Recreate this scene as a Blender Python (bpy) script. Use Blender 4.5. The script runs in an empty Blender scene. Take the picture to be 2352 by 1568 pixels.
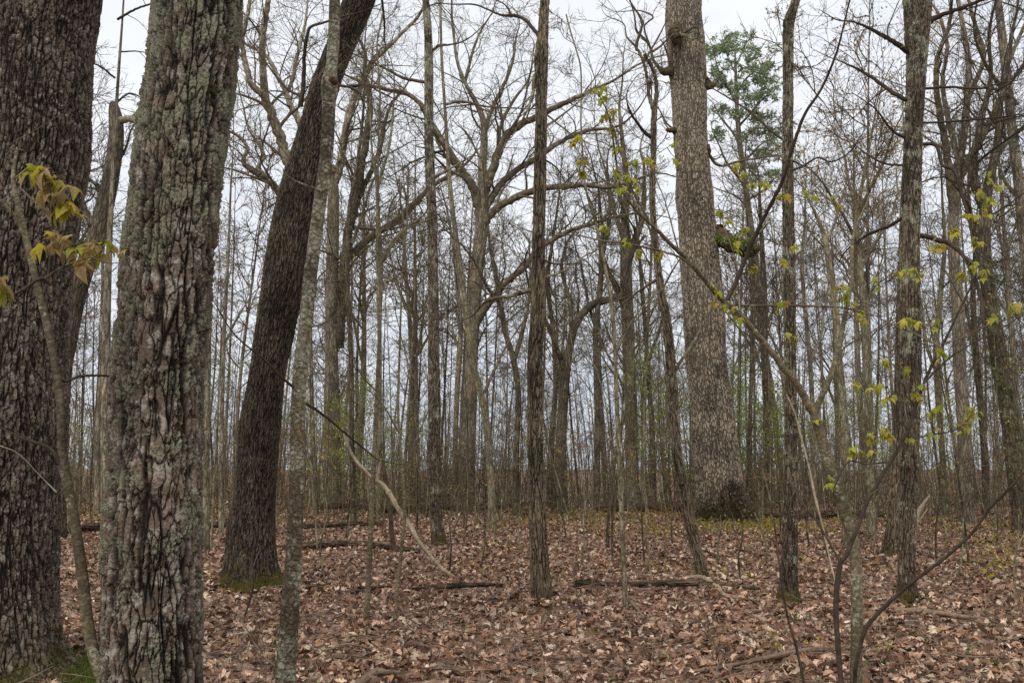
import bpy, math, random
import numpy as np

# ------------------------------------------------------------------ camera, sky, sun
scene = bpy.context.scene
col = scene.collection
F, CX, CY, HY = 2030.0, 1176.0, 784.0, 1060.0      # focal length and horizon measured on the photograph
CAM_Z = 1.6
PITCH = math.atan((HY - CY) / F)
cam_data = bpy.data.cameras.new("camera")
cam_data.sensor_width = 36.0
cam_data.lens = 36.0 * F / 2352.0
cam_data.clip_end = 2000.0
cam_data.clip_start = 0.05
cam = bpy.data.objects.new("camera", cam_data)
cam.location = (0, 0, CAM_Z)
cam.rotation_euler = (math.pi / 2 + PITCH, 0, 0)
col.objects.link(cam)
scene.camera = cam

SUN_EL, SUN_AZ = math.radians(52), math.radians(205)
world = bpy.data.worlds.new("World")
scene.world = world
world.use_nodes = True
wn, wl = world.node_tree.nodes, world.node_tree.links
wn.clear()
sky = wn.new("ShaderNodeTexSky"); sky.sky_type = 'NISHITA'; sky.sun_disc = False
sky.sun_elevation = SUN_EL; sky.sun_rotation = SUN_AZ
bg1 = wn.new("ShaderNodeBackground"); bg1.inputs[1].default_value = 0.10
wl.new(sky.outputs[0], bg1.inputs[0])
tc = wn.new("ShaderNodeTexCoord")
mp = wn.new("ShaderNodeMapping"); mp.inputs['Scale'].default_value = (1.0, 1.0, 3.2)
wl.new(tc.outputs['Generated'], mp.inputs[0])
ns = wn.new("ShaderNodeTexNoise"); ns.inputs['Scale'].default_value = 2.3; ns.inputs['Detail'].default_value = 6
ns.inputs['Roughness'].default_value = 0.55
wl.new(mp.outputs[0], ns.inputs[0])
sep = wn.new("ShaderNodeSeparateXYZ"); wl.new(tc.outputs['Generated'], sep.inputs[0])
ma = wn.new("ShaderNodeMath"); ma.operation = 'MULTIPLY_ADD'
wl.new(sep.outputs[2], ma.inputs[0]); ma.inputs[1].default_value = 0.75; ma.inputs[2].default_value = -0.12
ad = wn.new("ShaderNodeMath"); ad.operation = 'ADD'
wl.new(ma.outputs[0], ad.inputs[0]); wl.new(ns.outputs[0], ad.inputs[1])
rp = wn.new("ShaderNodeValToRGB")
rp.color_ramp.elements[0].position = 0.36; rp.color_ramp.elements[0].color = (0.56, 0.61, 0.69, 1)
rp.color_ramp.elements[1].position = 0.80; rp.color_ramp.elements[1].color = (0.85, 0.865, 0.895, 1)
e = rp.color_ramp.elements.new(0.55); e.color = (0.72, 0.75, 0.80, 1)
wl.new(ad.outputs[0], rp.inputs[0])
bg2 = wn.new("ShaderNodeBackground"); bg2.inputs[1].default_value = 1.0
wl.new(rp.outputs[0], bg2.inputs[0])
mxs = wn.new("ShaderNodeMixShader"); mxs.inputs[0].default_value = 0.93
wl.new(bg1.outputs[0], mxs.inputs[1]); wl.new(bg2.outputs[0], mxs.inputs[2])
wo = wn.new("ShaderNodeOutputWorld"); wl.new(mxs.outputs[0], wo.inputs[0])

sun_d = bpy.data.lights.new("sun", 'SUN'); sun_d.energy = 1.5; sun_d.angle = math.radians(25)
sun_d.color = (1.0, 0.96, 0.90)
sun = bpy.data.objects.new("sun", sun_d)
sun.rotation_euler = (math.pi / 2 - SUN_EL, 0, math.pi - SUN_AZ + 0.0)
col.objects.link(sun)
# point the lamp from the sun's place in the sky towards the ground
from mathutils import Vector
sdir = Vector((math.sin(SUN_AZ) * math.cos(SUN_EL), math.cos(SUN_AZ) * math.cos(SUN_EL), math.sin(SUN_EL)))
sun.rotation_euler = (-sdir).to_track_quat('-Z', 'Y').to_euler()

scene.view_settings.view_transform = 'Standard'
scene.view_settings.look = 'None'
scene.view_settings.exposure = 0.35
scene.view_settings.gamma = 1.0
scene.cycles.max_bounces = 6
scene.cycles.transparent_max_bounces = 8
scene.cycles.diffuse_bounces = 4
scene.cycles.use_denoising = False

# ------------------------------------------------------------------ helpers
sp_, cp_ = math.sin(PITCH), math.cos(PITCH)
def ray(x, y):
    a, b = (x - CX) / F, (CY - y) / F
    return np.array([a, cp_ - b * sp_, sp_ + b * cp_])
def P(x, y, d):
    r = ray(x, y); t = d / r[1]
    return np.array([0, 0, CAM_Z]) + r * t, t
def hgt(x, y):
    """ground height"""
    x = np.asarray(x, float); y = np.asarray(y, float)
    h = 0.05 * np.sin(x * 0.9 + 1.3) * np.sin(y * 0.7 + .4) + 0.03 * np.sin(x * 2.1 + y * 1.3) + 0.06 * np.sin(x * 0.31 - y * 0.23)
    s = np.clip((y - 31) / 50.0, 0, 1); s = s * s * (3 - 2 * s)
    h = h - 4.5 * s
    far = np.clip((y - 120) / 200.0, 0, 1)
    return h - far * 1.5
def depth_at(y, x=1176):
    r = ray(x, y)
    return -CAM_Z / r[2] * r[1]

def tag(o, label=None, cat=None, group=None, kind=None):
    if label: o["label"] = label
    if cat: o["category"] = cat
    if group: o["group"] = group
    if kind: o["kind"] = kind
    return o
def empty(name, loc, label, cat, group=None):
    o = bpy.data.objects.new(name, None); o.location = loc; o.empty_display_size = 0.3
    col.objects.link(o)
    return tag(o, label, cat, group)

def catmull(pts, n):
    """smooth a list of rows through n samples"""
    p = np.array(pts, float)
    if len(p) < 2: return p
    seg = np.linalg.norm(np.diff(p[:, :2], axis=0), axis=1) if p.shape[1] == 3 else np.linalg.norm(np.diff(p[:, :3], axis=0), axis=1)
    u = np.concatenate([[0], np.cumsum(np.maximum(seg, 1e-6))])
    m = np.zeros_like(p)
    m[1:-1] = (p[2:] - p[:-2]) / (u[2:] - u[:-2])[:, None]
    m[0] = (p[1] - p[0]) / (u[1] - u[0]); m[-1] = (p[-1] - p[-2]) / (u[-1] - u[-2])
    q = np.linspace(0, u[-1], n)
    i = np.clip(np.searchsorted(u, q, side='right') - 1, 0, len(u) - 2)
    h = (u[i + 1] - u[i]); t = (q - u[i]) / h
    t = t[:, None]; h = h[:, None]
    return ((2*t**3-3*t**2+1)*p[i] + (t**3-2*t**2+t)*h*m[i] + (-2*t**3+3*t**2)*p[i+1] + (t**3-t**2)*h*m[i+1])

class Tubes:
    """collects bundles of tubes; build() links them as ONE mesh"""
    def __init__(s): s.v = []; s.f = []; s.r = []; s.n = 0; s.tri = []; s.c = []
    def add(s, Pn, Rn, S, rng=None, vert_ref=False, rmod=None, cap=False, off=None):
        Pn = np.asarray(Pn, float); Rn = np.asarray(Rn, float)
        if Pn.ndim == 2: Pn = Pn[None]; Rn = Rn[None]
        if cap:
            T = Pn[:, -1] - Pn[:, -2]; T /= np.maximum(np.linalg.norm(T, axis=1, keepdims=True), 1e-9)
            Pn = np.concatenate([Pn, (Pn[:, -1] + T * Rn[:, -1:] * .15)[:, None]], 1)
            Rn = np.concatenate([Rn, Rn[:, -1:] * 0.02], 1)
            if cap == 2:
                T = Pn[:, 0] - Pn[:, 1]; T /= np.maximum(np.linalg.norm(T, axis=1, keepdims=True), 1e-9)
                Pn = np.concatenate([(Pn[:, 0] + T * Rn[:, :1] * .15)[:, None], Pn], 1)
                Rn = np.concatenate([Rn[:, :1] * 0.02, Rn], 1)
        N, K, _ = Pn.shape
        T = np.gradient(Pn, axis=1)
        T /= np.maximum(np.linalg.norm(T, axis=2, keepdims=True), 1e-9)
        if vert_ref:
            ref = np.tile(np.array([1.0, 0, 0]), (N, 1))
        else:
            m = np.abs(Pn[:, -1] - Pn[:, 0])
            ref = np.eye(3)[np.argmin(m, axis=1)]
        U = ref[:, None, :] - (T * ref[:, None, :]).sum(2, keepdims=True) * T
        U /= np.maximum(np.linalg.norm(U, axis=2, keepdims=True), 1e-9)
        V = np.cross(T, U)
        th = np.arange(S) * 2 * math.pi / S
        s_ = np.concatenate([np.zeros((N, 1)), np.cumsum(np.linalg.norm(np.diff(Pn, axis=1), axis=2), axis=1)], 1)
        rad = np.repeat(Rn[:, :, None], S, 2)
        if rmod is not None: rad = rad * rmod(th[None, None, :], s_[:, :, None])
        c, sn = np.cos(th), np.sin(th)
        W = Pn[:, :, None, :] + rad[..., None] * (c[None, None, :, None] * U[:, :, None, :] + sn[None, None, :, None] * V[:, :, None, :])
        rest = np.empty((N, K, S, 3))
        rest[..., 0] = Rn[:, :, None] * c; rest[..., 1] = Rn[:, :, None] * sn; rest[..., 2] = s_[:, :, None]
        if off is not None: rest += np.asarray(off)
        elif rng is not None:
            o = rng.uniform(-20, 20, (N, 1, 1, 3)); o[..., 2] = np.abs(o[..., 2]) + 5; rest += o
        base = s.n + (np.arange(N) * K * S)[:, None, None]
        k = (np.arange(K - 1) * S)[None, :, None]; j = np.arange(S)[None, None, :]; j2 = (np.arange(S) + 1)[None, None, :] % S
        q = np.stack([base + k + j, base + k + j2, base + k + S + j2, base + k + S + j], -1).reshape(-1, 4)
        s.v.append(W.reshape(-1, 3)); s.r.append(rest.reshape(-1, 3)); s.f.append(q); s.n += N * K * S
    def build(s, name, mat, parent=None, smooth=True):
        v = np.concatenate(s.v); q = np.concatenate(s.f); r = np.concatenate(s.r)
        return mesh_obj(name, v, q, mat, parent, smooth, rest=r)

def mesh_obj(name, v, faces, mat, parent=None, smooth=True, rest=None, tint=None):
    faces = np.asarray(faces)
    k = faces.shape[1]
    me = bpy.data.meshes.new(name)
    me.vertices.add(len(v)); me.loops.add(faces.size); me.polygons.add(len(faces))
    org = np.zeros(3)
    if parent is not None: org = np.array(parent.location)
    me.vertices.foreach_set("co", (np.asarray(v, np.float32) - org.astype(np.float32)).ravel())
    me.loops.foreach_set("vertex_index", faces.astype(np.int32).ravel())
    me.polygons.foreach_set("loop_start", np.arange(0, faces.size, k, dtype=np.int32))
    me.polygons.foreach_set("loop_total", np.full(len(faces), k, dtype=np.int32))
    me.polygons.foreach_set("use_smooth", np.full(len(faces), smooth, dtype=bool))
    if rest is not None:
        a = me.attributes.new("rest", 'FLOAT_VECTOR', 'POINT'); a.data.foreach_set("vector", rest.astype(np.float32).ravel())
    if tint is not None:
        a = me.attributes.new("tint", 'FLOAT_COLOR', 'POINT')
        t4 = np.ones((len(v), 4), np.float32); t4[:, :3] = tint; a.data.foreach_set("color", t4.ravel())
    me.update(calc_edges=True)
    if mat: me.materials.append(mat)
    o = bpy.data.objects.new(name, me); col.objects.link(o)
    if parent is not None: o.parent = parent
    return o

def walk(rng, S0, D0, L, R0, K, wob, up=0.0, taper=0.75, rmin=0.002):
    """N wandering polylines at once"""
    N = len(S0)
    D = D0 / np.maximum(np.linalg.norm(D0, axis=1, keepdims=True), 1e-9)
    Pn = np.empty((N, K, 3)); Pn[:, 0] = S0
    bend = rng.normal(0, 1, (N, 3)) * wob
    for i in range(1, K):
        bend = bend * 0.45 + rng.normal(0, 1, (N, 3)) * wob
        D = D + bend; D[:, 2] += up
        D /= np.linalg.norm(D, axis=1, keepdims=True)
        Pn[:, i] = Pn[:, i - 1] + D * (L / (K - 1))[:, None]
    t = np.linspace(0, 1, K)[None]
    Rn = np.maximum(R0[:, None] * (1 - taper * t), rmin)
    return Pn, Rn

def children(rng, Pn, Rn, n, t0, t1, a0, a1, lr, rr, labs=None, keep_up=0.0):
    N, K, _ = Pn.shape
    Lp = np.linalg.norm(np.diff(Pn, axis=1), axis=2).sum(1)
    t = (t0 + (t1 - t0) * (np.arange(n)[None] + rng.uniform(0, 1, (N, n))) / n)
    idx = t * (K - 1); i = np.clip(idx.astype(int), 0, K - 2); fr = idx - i
    ar = np.arange(N)[:, None]
    A, B = Pn[ar, i], Pn[ar, i + 1]
    S0 = A + (B - A) * fr[..., None]
    T = B - A; T /= np.maximum(np.linalg.norm(T, axis=2, keepdims=True), 1e-9)
    rad = Rn[ar, i] * (1 - fr) + Rn[ar, i + 1] * fr
    q = rng.normal(0, 1, T.shape); q[..., 2] += keep_up
    q -= (q * T).sum(2, keepdims=True) * T; q /= np.maximum(np.linalg.norm(q, axis=2, keepdims=True), 1e-9)
    an = rng.uniform(a0, a1, (N, n))[..., None]
    D = T * np.cos(an) + q * np.sin(an)
    L = (np.full((N, n), labs) if labs else Lp[:, None] * lr) * (1.15 - 0.65 * t) * rng.uniform(0.6, 1.25, (N, n))
    R = rad * rr * rng.uniform(0.7, 1.0, (N, n))
    return S0.reshape(-1, 3), D.reshape(-1, 3), L.ravel(), R.ravel()

# ------------------------------------------------------------------ materials
def new_mat(name):
    m = bpy.data.materials.new(name); m.use_nodes = True
    nt = m.node_tree; nt.nodes.clear()
    out = nt.nodes.new("ShaderNodeOutputMaterial"); b = nt.nodes.new("ShaderNodeBsdfPrincipled")
    b.inputs['Specular IOR Level'].default_value = 0.25
    nt.links.new(b.outputs[0], out.inputs[0])
    return m, nt, b, out
def N_(nt, t, **k):
    n = nt.nodes.new("ShaderNode" + t)
    for a, v in k.items():
        if a in n.inputs: n.inputs[a].default_value = v
        else: setattr(n, a, v)
    return n
def ramp(nt, src, stops):
    r = nt.nodes.new("ShaderNodeValToRGB"); els = r.color_ramp.elements
    while len(els) < len(stops): els.new(0.5)
    for e_, (p, c) in zip(els, stops):
        e_.position = p; e_.color = (*c, 1) if len(c) == 3 else c
    nt.links.new(src, r.inputs[0]); return r.outputs[0]
def mixc(nt, f, a, b, mode='MIX'):
    m = nt.nodes.new("ShaderNodeMix"); m.data_type = 'RGBA'; m.blend_type = mode
    for s, v in ((0, f), (6, a), (7, b)):
        if isinstance(v, (int, float)): m.inputs[s].default_value = v
        elif isinstance(v, tuple): m.inputs[s].default_value = (*v, 1)
        else: nt.links.new(v, m.inputs[s])
    return m.outputs[2]
def mth(nt, op, a, b=0.0, c=0.0):
    m = nt.nodes.new("ShaderNodeMath"); m.operation = op
    for i, v in enumerate((a, b, c)):
        if isinstance(v, (int, float)): m.inputs[i].default_value = v
        else: nt.links.new(v, m.inputs[i])
    return m.outputs[0]
G = lambda v: (v, v, v)

def bark(name, ridge, crack, cs=0.03, stretch=4.0, depth=0.01, lichen=(0.30, 0.34, 0.27), lic=0.3, lsc=9.0, light=None, lt=0.25,
         moss=0.0, mossh=0.5, real=False, warp=0.35, soft=0.22, plates=False, lcut=0.56, furrow=0.0, fw=0.06, mcol=((0.030, 0.034, 0.008), (0.125, 0.115, 0.028)), crust=0.12, vor=1.0, lgrad=0.0, lz=2.3, fsc=2.6, tone=1.0, warm=(.97, .92, .78)):
    """layered bark: interlacing furrows, plates between them, crusty lichen, moss at the foot"""
    m, nt, b, out = new_mat(name)
    L = nt.links.new
    at = N_(nt, "Attribute", attribute_name="rest")
    v = at.outputs['Vector']
    nz = N_(nt, "TexNoise", Scale=1.0 / cs * 0.8, Detail=4.0)
    mpv = nt.nodes.new("ShaderNodeMapping"); mpv.inputs['Scale'].default_value = (1, 1, 1 / stretch); L(v, mpv.inputs[0])
    L(mpv.outputs[0], nz.inputs[0])
    vs = nt.nodes.new("ShaderNodeVectorMath"); vs.operation = 'SCALE'; L(mpv.outputs[0], vs.inputs[0]); vs.inputs[3].default_value = 1 / cs
    vc = nt.nodes.new("ShaderNodeVectorMath"); vc.operation = 'SUBTRACT'; L(nz.outputs['Color'], vc.inputs[0]); vc.inputs[1].default_value = (.5, .5, .5)
    vm = nt.nodes.new("ShaderNodeVectorMath"); vm.operation = 'SCALE'; L(vc.outputs[0], vm.inputs[0]); vm.inputs[3].default_value = warp * 4
    va = nt.nodes.new("ShaderNodeVectorMath"); va.operation = 'ADD'; L(vs.outputs[0], va.inputs[0]); L(vm.outputs[0], va.inputs[1])
    vo = N_(nt, "TexVoronoi", feature='DISTANCE_TO_EDGE', Scale=1.0); L(va.outputs[0], vo.inputs['Vector'])
    cell = N_(nt, "TexVoronoi", feature='F1', Scale=1.0); L(va.outputs[0], cell.inputs['Vector'])
    edv = ramp(nt, vo.outputs['Distance'], [(0.0, G(1 - vor)), (soft, G(1))])
    if furrow > 0:
        mf = nt.nodes.new("ShaderNodeMapping"); mf.inputs['Scale'].default_value = (1, 1, 1 / 7.5); L(v, mf.inputs[0])
        nf = N_(nt, "TexNoise", Scale=1 / furrow, Detail=2.5, Roughness=.55); L(mf.outputs[0], nf.inputs[0])
        ab = mth(nt, 'ABSOLUTE', mth(nt, 'SUBTRACT', nf.outputs[0], .5))
        edf = ramp(nt, ab, [(fw * .18, G(0)), (fw, G(1))])
        ed = mth(nt, 'MULTIPLY', edf, edv)
    else:
        ed = edv
    fine = N_(nt, "TexNoise", Scale=fsc / cs, Detail=6.0, Roughness=0.68)
    mp2 = nt.nodes.new("ShaderNodeMapping"); mp2.inputs['Scale'].default_value = (1, 1, 1 / max(1.0, stretch * .35)); L(v, mp2.inputs[0]); L(mp2.outputs[0], fine.inputs[0])
    big = N_(nt, "TexNoise", Scale=lsc, Detail=5.0, Roughness=0.6); L(v, big.inputs[0])
    big2 = N_(nt, "TexNoise", Scale=lsc * 0.37, Detail=4.0, Roughness=0.6); L(v, big2.inputs[0])
    hs = mth(nt, 'MULTIPLY', ed, 0.75)
    h = mth(nt, 'MULTIPLY_ADD', fine.outputs[0], 0.55, hs)
    cr = nt.nodes.new("ShaderNodeSeparateColor"); L(cell.outputs['Color'], cr.inputs[0])
    h = mth(nt, 'MULTIPLY_ADD', cr.outputs[0], 0.30 if plates else 0.10, h)
    lm = mth(nt, 'ADD', big.outputs[0], mth(nt, 'MULTIPLY', mth(nt, 'SUBTRACT', fine.outputs[0], 0.5), 0.75))
    lm = mth(nt, 'ADD', lm, mth(nt, 'MULTIPLY', mth(nt, 'SUBTRACT', big2.outputs[0], 0.5), 0.7))
    if lgrad:
        sg = nt.nodes.new('ShaderNodeSeparateXYZ'); L(v, sg.inputs[0])
        lm = mth(nt, 'ADD', lm, mth(nt, 'MULTIPLY', mth(nt, 'SUBTRACT', sg.outputs[2], lz), lgrad))
    lmask = ramp(nt, lm, [(lcut, G(0)), (lcut + 0.06, G(1))])
    lf = N_(nt, "TexNoise", Scale=95.0 if real else 40.0, Detail=4.0, Roughness=.7); L(v, lf.inputs[0])
    lfh = mth(nt, 'MULTIPLY', mth(nt, 'MULTIPLY', lmask, lf.outputs[0]), crust * 2)
    h = mth(nt, 'ADD', lfh, h)
    base = mixc(nt, ed, crack, ridge)
    tone_ = tone
    tone = ramp(nt, fine.outputs[0], [(0.28, G(0.45)), (0.52, G(1.0)), (0.74, G(1.6))])
    base = mixc(nt, tone_, base, tone, 'MULTIPLY')
    tone2 = ramp(nt, cr.outputs[1], [(0.0, G(0.7)), (1.0, G(1.35))])
    base = mixc(nt, 0.7, base, tone2, 'MULTIPLY')
    tone3 = ramp(nt, big2.outputs[0], [(0.3, G(0.75)), (0.7, G(1.25))])
    base = mixc(nt, 0.8, base, tone3, 'MULTIPLY')
    huge = N_(nt, "TexNoise", Scale=1.3, Detail=3.0, Roughness=.6); L(v, huge.inputs[0])
    base = mixc(nt, 1.0, base, ramp(nt, huge.outputs[0], [(0.35, (.62, .60, .58)), (0.5, G(1)), (0.65, (1.30, 1.28, 1.22))]), 'MULTIPLY')
    if light:
        n3 = N_(nt, "TexNoise", Scale=lsc * 2.3, Detail=6.0, Roughness=0.75); L(v, n3.inputs[0])
        s3 = ramp(nt, n3.outputs[0], [(0.62 - lt * .25, G(0)), (0.70 - lt * .25, G(1))])
        base = mixc(nt, mth(nt, 'MULTIPLY', s3, mth(nt, 'MULTIPLY', ed, 0.75)), base, light)
    lcol = mixc(nt, ramp(nt, lf.outputs[0], [(.35, G(0)), (.65, G(1))]), tuple(x * 0.5 for x in lichen), tuple(min(1, x * 1.45) for x in lichen))
    base = mixc(nt, mth(nt, 'MULTIPLY', lmask, mth(nt, 'MULTIPLY_ADD', ed, 0.75, 0.2 * lic)), base, lcol)
    if moss > 0:
        sx = nt.nodes.new("ShaderNodeSeparateXYZ"); L(v, sx.inputs[0])
        hh = mth(nt, 'DIVIDE', sx.outputs[2], mossh)
        mm = mth(nt, 'SUBTRACT', mth(nt, 'MULTIPLY_ADD', fine.outputs[0], 1.3, mth(nt, 'MULTIPLY_ADD', big.outputs[0], 1.6, -.45)), hh)
        mmask = ramp(nt, mm, [(0.25, G(0)), (0.60, G(1))])
        base = mixc(nt, mth(nt, 'MULTIPLY', mmask, moss), base, mixc(nt, fine.outputs[0], *mcol))
    base = mixc(nt, 1.0, base, warm, 'MULTIPLY')
    L(base, b.inputs['Base Color']); b.inputs['Roughness'].default_value = 0.85
    if real:
        dp = nt.nodes.new("ShaderNodeDisplacement"); dp.inputs['Scale'].default_value = depth; dp.inputs['Midlevel'].default_value = 0.85
        L(h, dp.inputs['Height']); L(dp.outputs[0], out.inputs['Displacement']); m.displacement_method = 'BOTH'
    else:
        bp = nt.nodes.new("ShaderNodeBump"); bp.inputs['Distance'].default_value = depth; bp.inputs['Strength'].default_value = 0.9
        L(h, bp.inputs['Height']); L(bp.outputs[0], b.inputs['Normal'])
    return m

def twigmat(name, c1, c2, sc=3.0, lichen=None):
    m, nt, b, out = new_mat(name)
    at = N_(nt, "Attribute", attribute_name="rest")
    n = N_(nt, "TexNoise", Scale=sc, Detail=4.0, Roughness=0.65); nt.links.new(at.outputs['Vector'], n.inputs[0])
    c = ramp(nt, n.outputs[0], [(0.3, c1), (0.7, c2)])
    n2 = N_(nt, "TexNoise", Scale=sc * 9, Detail=4.0); nt.links.new(at.outputs['Vector'], n2.inputs[0])
    c = mixc(nt, 1.0, c, ramp(nt, n2.outputs[0], [(0.3, G(0.6)), (0.7, G(1.35))]), 'MULTIPLY')
    if lichen:
        n3 = N_(nt, "TexNoise", Scale=sc * 2.7, Detail=3.0); nt.links.new(at.outputs['Vector'], n3.inputs[0])
        c = mixc(nt, ramp(nt, n3.outputs[0], [(0.55, G(0)), (0.62, G(0.9))]), c, lichen)
    c = mixc(nt, 1.0, c, (.92, .86, .70), 'MULTIPLY')
    nt.links.new(c, b.inputs['Base Color']); b.inputs['Roughness'].default_value = 0.8
    return m

def leafmat(name, trans=0.35, rough=0.55, spec=0.3):
    m, nt, b, out = new_mat(name)
    at = N_(nt, "Attribute", attribute_name="tint")
    n = N_(nt, "TexNoise", Scale=60.0, Detail=3.0)
    tcn = nt.nodes.new("ShaderNodeTexCoord"); nt.links.new(tcn.outputs['Object'], n.inputs[0])
    c = mixc(nt, 1.0, at.outputs['Color'], ramp(nt, n.outputs[0], [(0.3, G(0.78)), (0.7, G(1.2))]), 'MULTIPLY')
    nt.links.new(c, b.inputs['Base Color']); b.inputs['Roughness'].default_value = rough; b.inputs['Specular IOR Level'].default_value = spec
    if trans > 0:
        tr = nt.nodes.new("ShaderNodeBsdfTranslucent"); nt.links.new(c, tr.inputs[0])
        mx = nt.nodes.new("ShaderNodeMixShader"); mx.inputs[0].default_value = trans
        nt.links.new(b.outputs[0], mx.inputs[1]); nt.links.new(tr.outputs[0], mx.inputs[2]); nt.links.new(mx.outputs[0], out.inputs[0])
    return m

M = {}
MOSS = ((0.022, 0.021, 0.005), (0.125, 0.105, 0.022))
M['bark_left'] = bark("scaly_ridged_bark", (0.150, 0.120, 0.105), (0.020, 0.015, 0.013), cs=0.030, stretch=3.2, depth=0.032, lichen=(0.25, 0.25, 0.21), lic=.5, lcut=.66, light=(0.42, 0.40, 0.38), lt=.34, moss=.8, mossh=.45, real=True, warp=.40, soft=.13, plates=True, furrow=.060, fw=.042, vor=.75)
M['bark_pine'] = bark("lichen_pine_bark", (0.165, 0.128, 0.110), (0.016, 0.012, 0.010), cs=0.047, stretch=3.6, depth=0.038, lichen=(0.225, 0.235, 0.180), lic=1.0, lsc=6.0, lcut=.515, light=(0.44, 0.43, 0.42), lt=.46, real=True, warp=.62, soft=.10, plates=True, furrow=.11, fw=.038, vor=.8, crust=.22, lgrad=.040, tone=.8)
M['bark_dark'] = bark("dark_furrowed_bark", (0.105, 0.085, 0.068), (0.012, 0.009, 0.007), cs=0.026, stretch=4.5, depth=0.026, lichen=(0.20, 0.20, 0.16), lic=.5, lcut=.69, light=(0.38, 0.39, 0.34), lt=-.04, moss=1.0, mossh=.42, real=True, warp=.35, soft=.16, furrow=.034, fw=.055, vor=.6, mcol=MOSS)
M['bark_oak'] = bark("pale_checked_oak_bark", (0.330, 0.278, 0.228), (0.085, 0.068, 0.052), cs=0.052, stretch=3.4, depth=0.042, lichen=(0.37, 0.32, 0.265), lic=.5, lsc=1.1, lcut=.60, moss=.98, mossh=1.25, real=True, warp=.38, soft=.16, furrow=.13, fw=.038, mcol=((.008, .006, .004), (.060, .045, .016)), lgrad=.022, lz=7.0, fsc=1.6, tone=.40, warm=(.96, .93, .84))  # near-black mossy rot at the foot; its colour also paints the hollow's shade
M['bark_beech'] = bark("blotchy_smooth_bark", (0.190, 0.165, 0.122), (0.105, 0.086, 0.062), cs=0.05, stretch=.8, depth=0.008, lichen=(0.37, 0.38, 0.32), lic=1.0, lsc=7, lcut=.50, light=(0.065, 0.052, 0.033), lt=.34)
M['bark_furrow'] = bark("grey_brown_furrowed_bark", (0.190, 0.150, 0.112), (0.024, 0.018, 0.013), cs=0.036, stretch=5.5, depth=0.024, lichen=(0.25, 0.26, 0.20), lic=.7, lsc=5, lcut=.61, light=(0.36, 0.35, 0.31), lt=.0, moss=.95, mossh=.32, warp=.35, real=True, soft=.16, furrow=.044, fw=.050, vor=.6, mcol=MOSS)
M['bark_patchy'] = bark("lichen_patched_bark", (0.140, 0.112, 0.085), (0.022, 0.017, 0.012), cs=0.034, stretch=4.0, depth=0.020, lichen=(0.34, 0.35, 0.29), lic=1.0, lsc=7, lcut=.575, light=(0.42, 0.41, 0.37), lt=.10, moss=.98, mossh=.36, warp=.4, real=True, soft=.16, furrow=.044, fw=.045, vor=.6, mcol=MOSS, lgrad=.012)
M['bark_sapling'] = bark("smooth_sapling_bark", (0.165, 0.145, 0.100), (0.110, 0.095, 0.064), cs=0.05, stretch=.5, depth=0.002, lichen=(0.32, 0.32, 0.26), lic=1.0, lsc=9, lcut=.66, light=(0.10, 0.082, 0.05), lt=.05)
M['bark_mid'] = bark("haze_lightened_grey_bark", (0.280, 0.242, 0.198), (0.11, 0.092, 0.073), cs=0.06, stretch=5, depth=0.02, lichen=(0.34, 0.34, 0.28), lic=1.0, lsc=3, lcut=.58)  # colour lightened to stand in for haze over the far trunks
M['bark_mid_dark'] = bark("distant_dark_bark", (0.140, 0.117, 0.090), (0.048, 0.039, 0.029), cs=0.06, stretch=5, depth=0.02, lichen=(0.26, 0.27, 0.21), lic=1.0, lsc=3, lcut=.63)
M['bark_mid_pale'] = bark("distant_pale_bark", (0.310, 0.265, 0.205), (0.13, 0.11, 0.08), cs=0.08, stretch=3, depth=0.01, lichen=(0.46, 0.46, 0.40), lic=1.0, lsc=3, lcut=.55)
M['bark_mid_olive'] = bark("distant_olive_bark", (0.235, 0.212, 0.150), (0.095, 0.083, 0.055), cs=0.06, stretch=4, depth=0.01, lichen=(0.31, 0.32, 0.24), lic=1.0, lsc=3, lcut=.57)
M['twig'] = twigmat("grey_brown_twigs", (0.065, 0.050, 0.039), (0.17, 0.135, 0.10), lichen=(0.22, 0.23, 0.18))
M['twig_dark'] = twigmat("dark_twigs", (0.030, 0.022, 0.018), (0.085, 0.065, 0.052))
M['twig_pale'] = twigmat("pale_twigs", (0.16, 0.14, 0.11), (0.32, 0.29, 0.24), lichen=(0.36, 0.36, 0.31))
M['twig_far'] = twigmat("far_twigs", (0.085, 0.068, 0.050), (0.19, 0.155, 0.115), sc=.6)
M['limb'] = twigmat("lichened_limbs", (0.080, 0.062, 0.045), (0.185, 0.155, 0.115), sc=2.2, lichen=(0.27, 0.28, 0.21))
M['deadwood'] = twigmat("bleached_dead_wood", (0.19, 0.15, 0.115), (0.44, 0.375, 0.30), sc=4)
M['rotten'] = twigmat("rotten_dark_log", (0.035, 0.024, 0.018), (0.13, 0.085, 0.055), sc=3, lichen=(0.09, 0.10, 0.03))
M['redrot'] = twigmat("crumbling_red_log", (0.02, 0.012, 0.009), (0.105, 0.055, 0.036), sc=3)
M['logbark'] = twigmat("weathered_log", (0.11, 0.075, 0.058), (0.29, 0.215, 0.175), sc=2)
M['log_bark'] = bark('decaying_log_bark', (0.150, 0.108, 0.078), (0.030, 0.020, 0.014), cs=0.05, stretch=4, depth=0.03, lichen=(0.085, 0.085, 0.025), lic=1.0, lsc=4, lcut=.60, light=(.26, .22, .18), lt=0)
M['litter'] = leafmat("fallen_leaves", trans=0.0, rough=0.6, spec=.3)
M['leaf'] = leafmat("spring_leaves", trans=0.5)
M['needle'] = leafmat("pine_needles", trans=0.1)
M['moss'] = leafmat("moss", trans=0.1)

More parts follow.
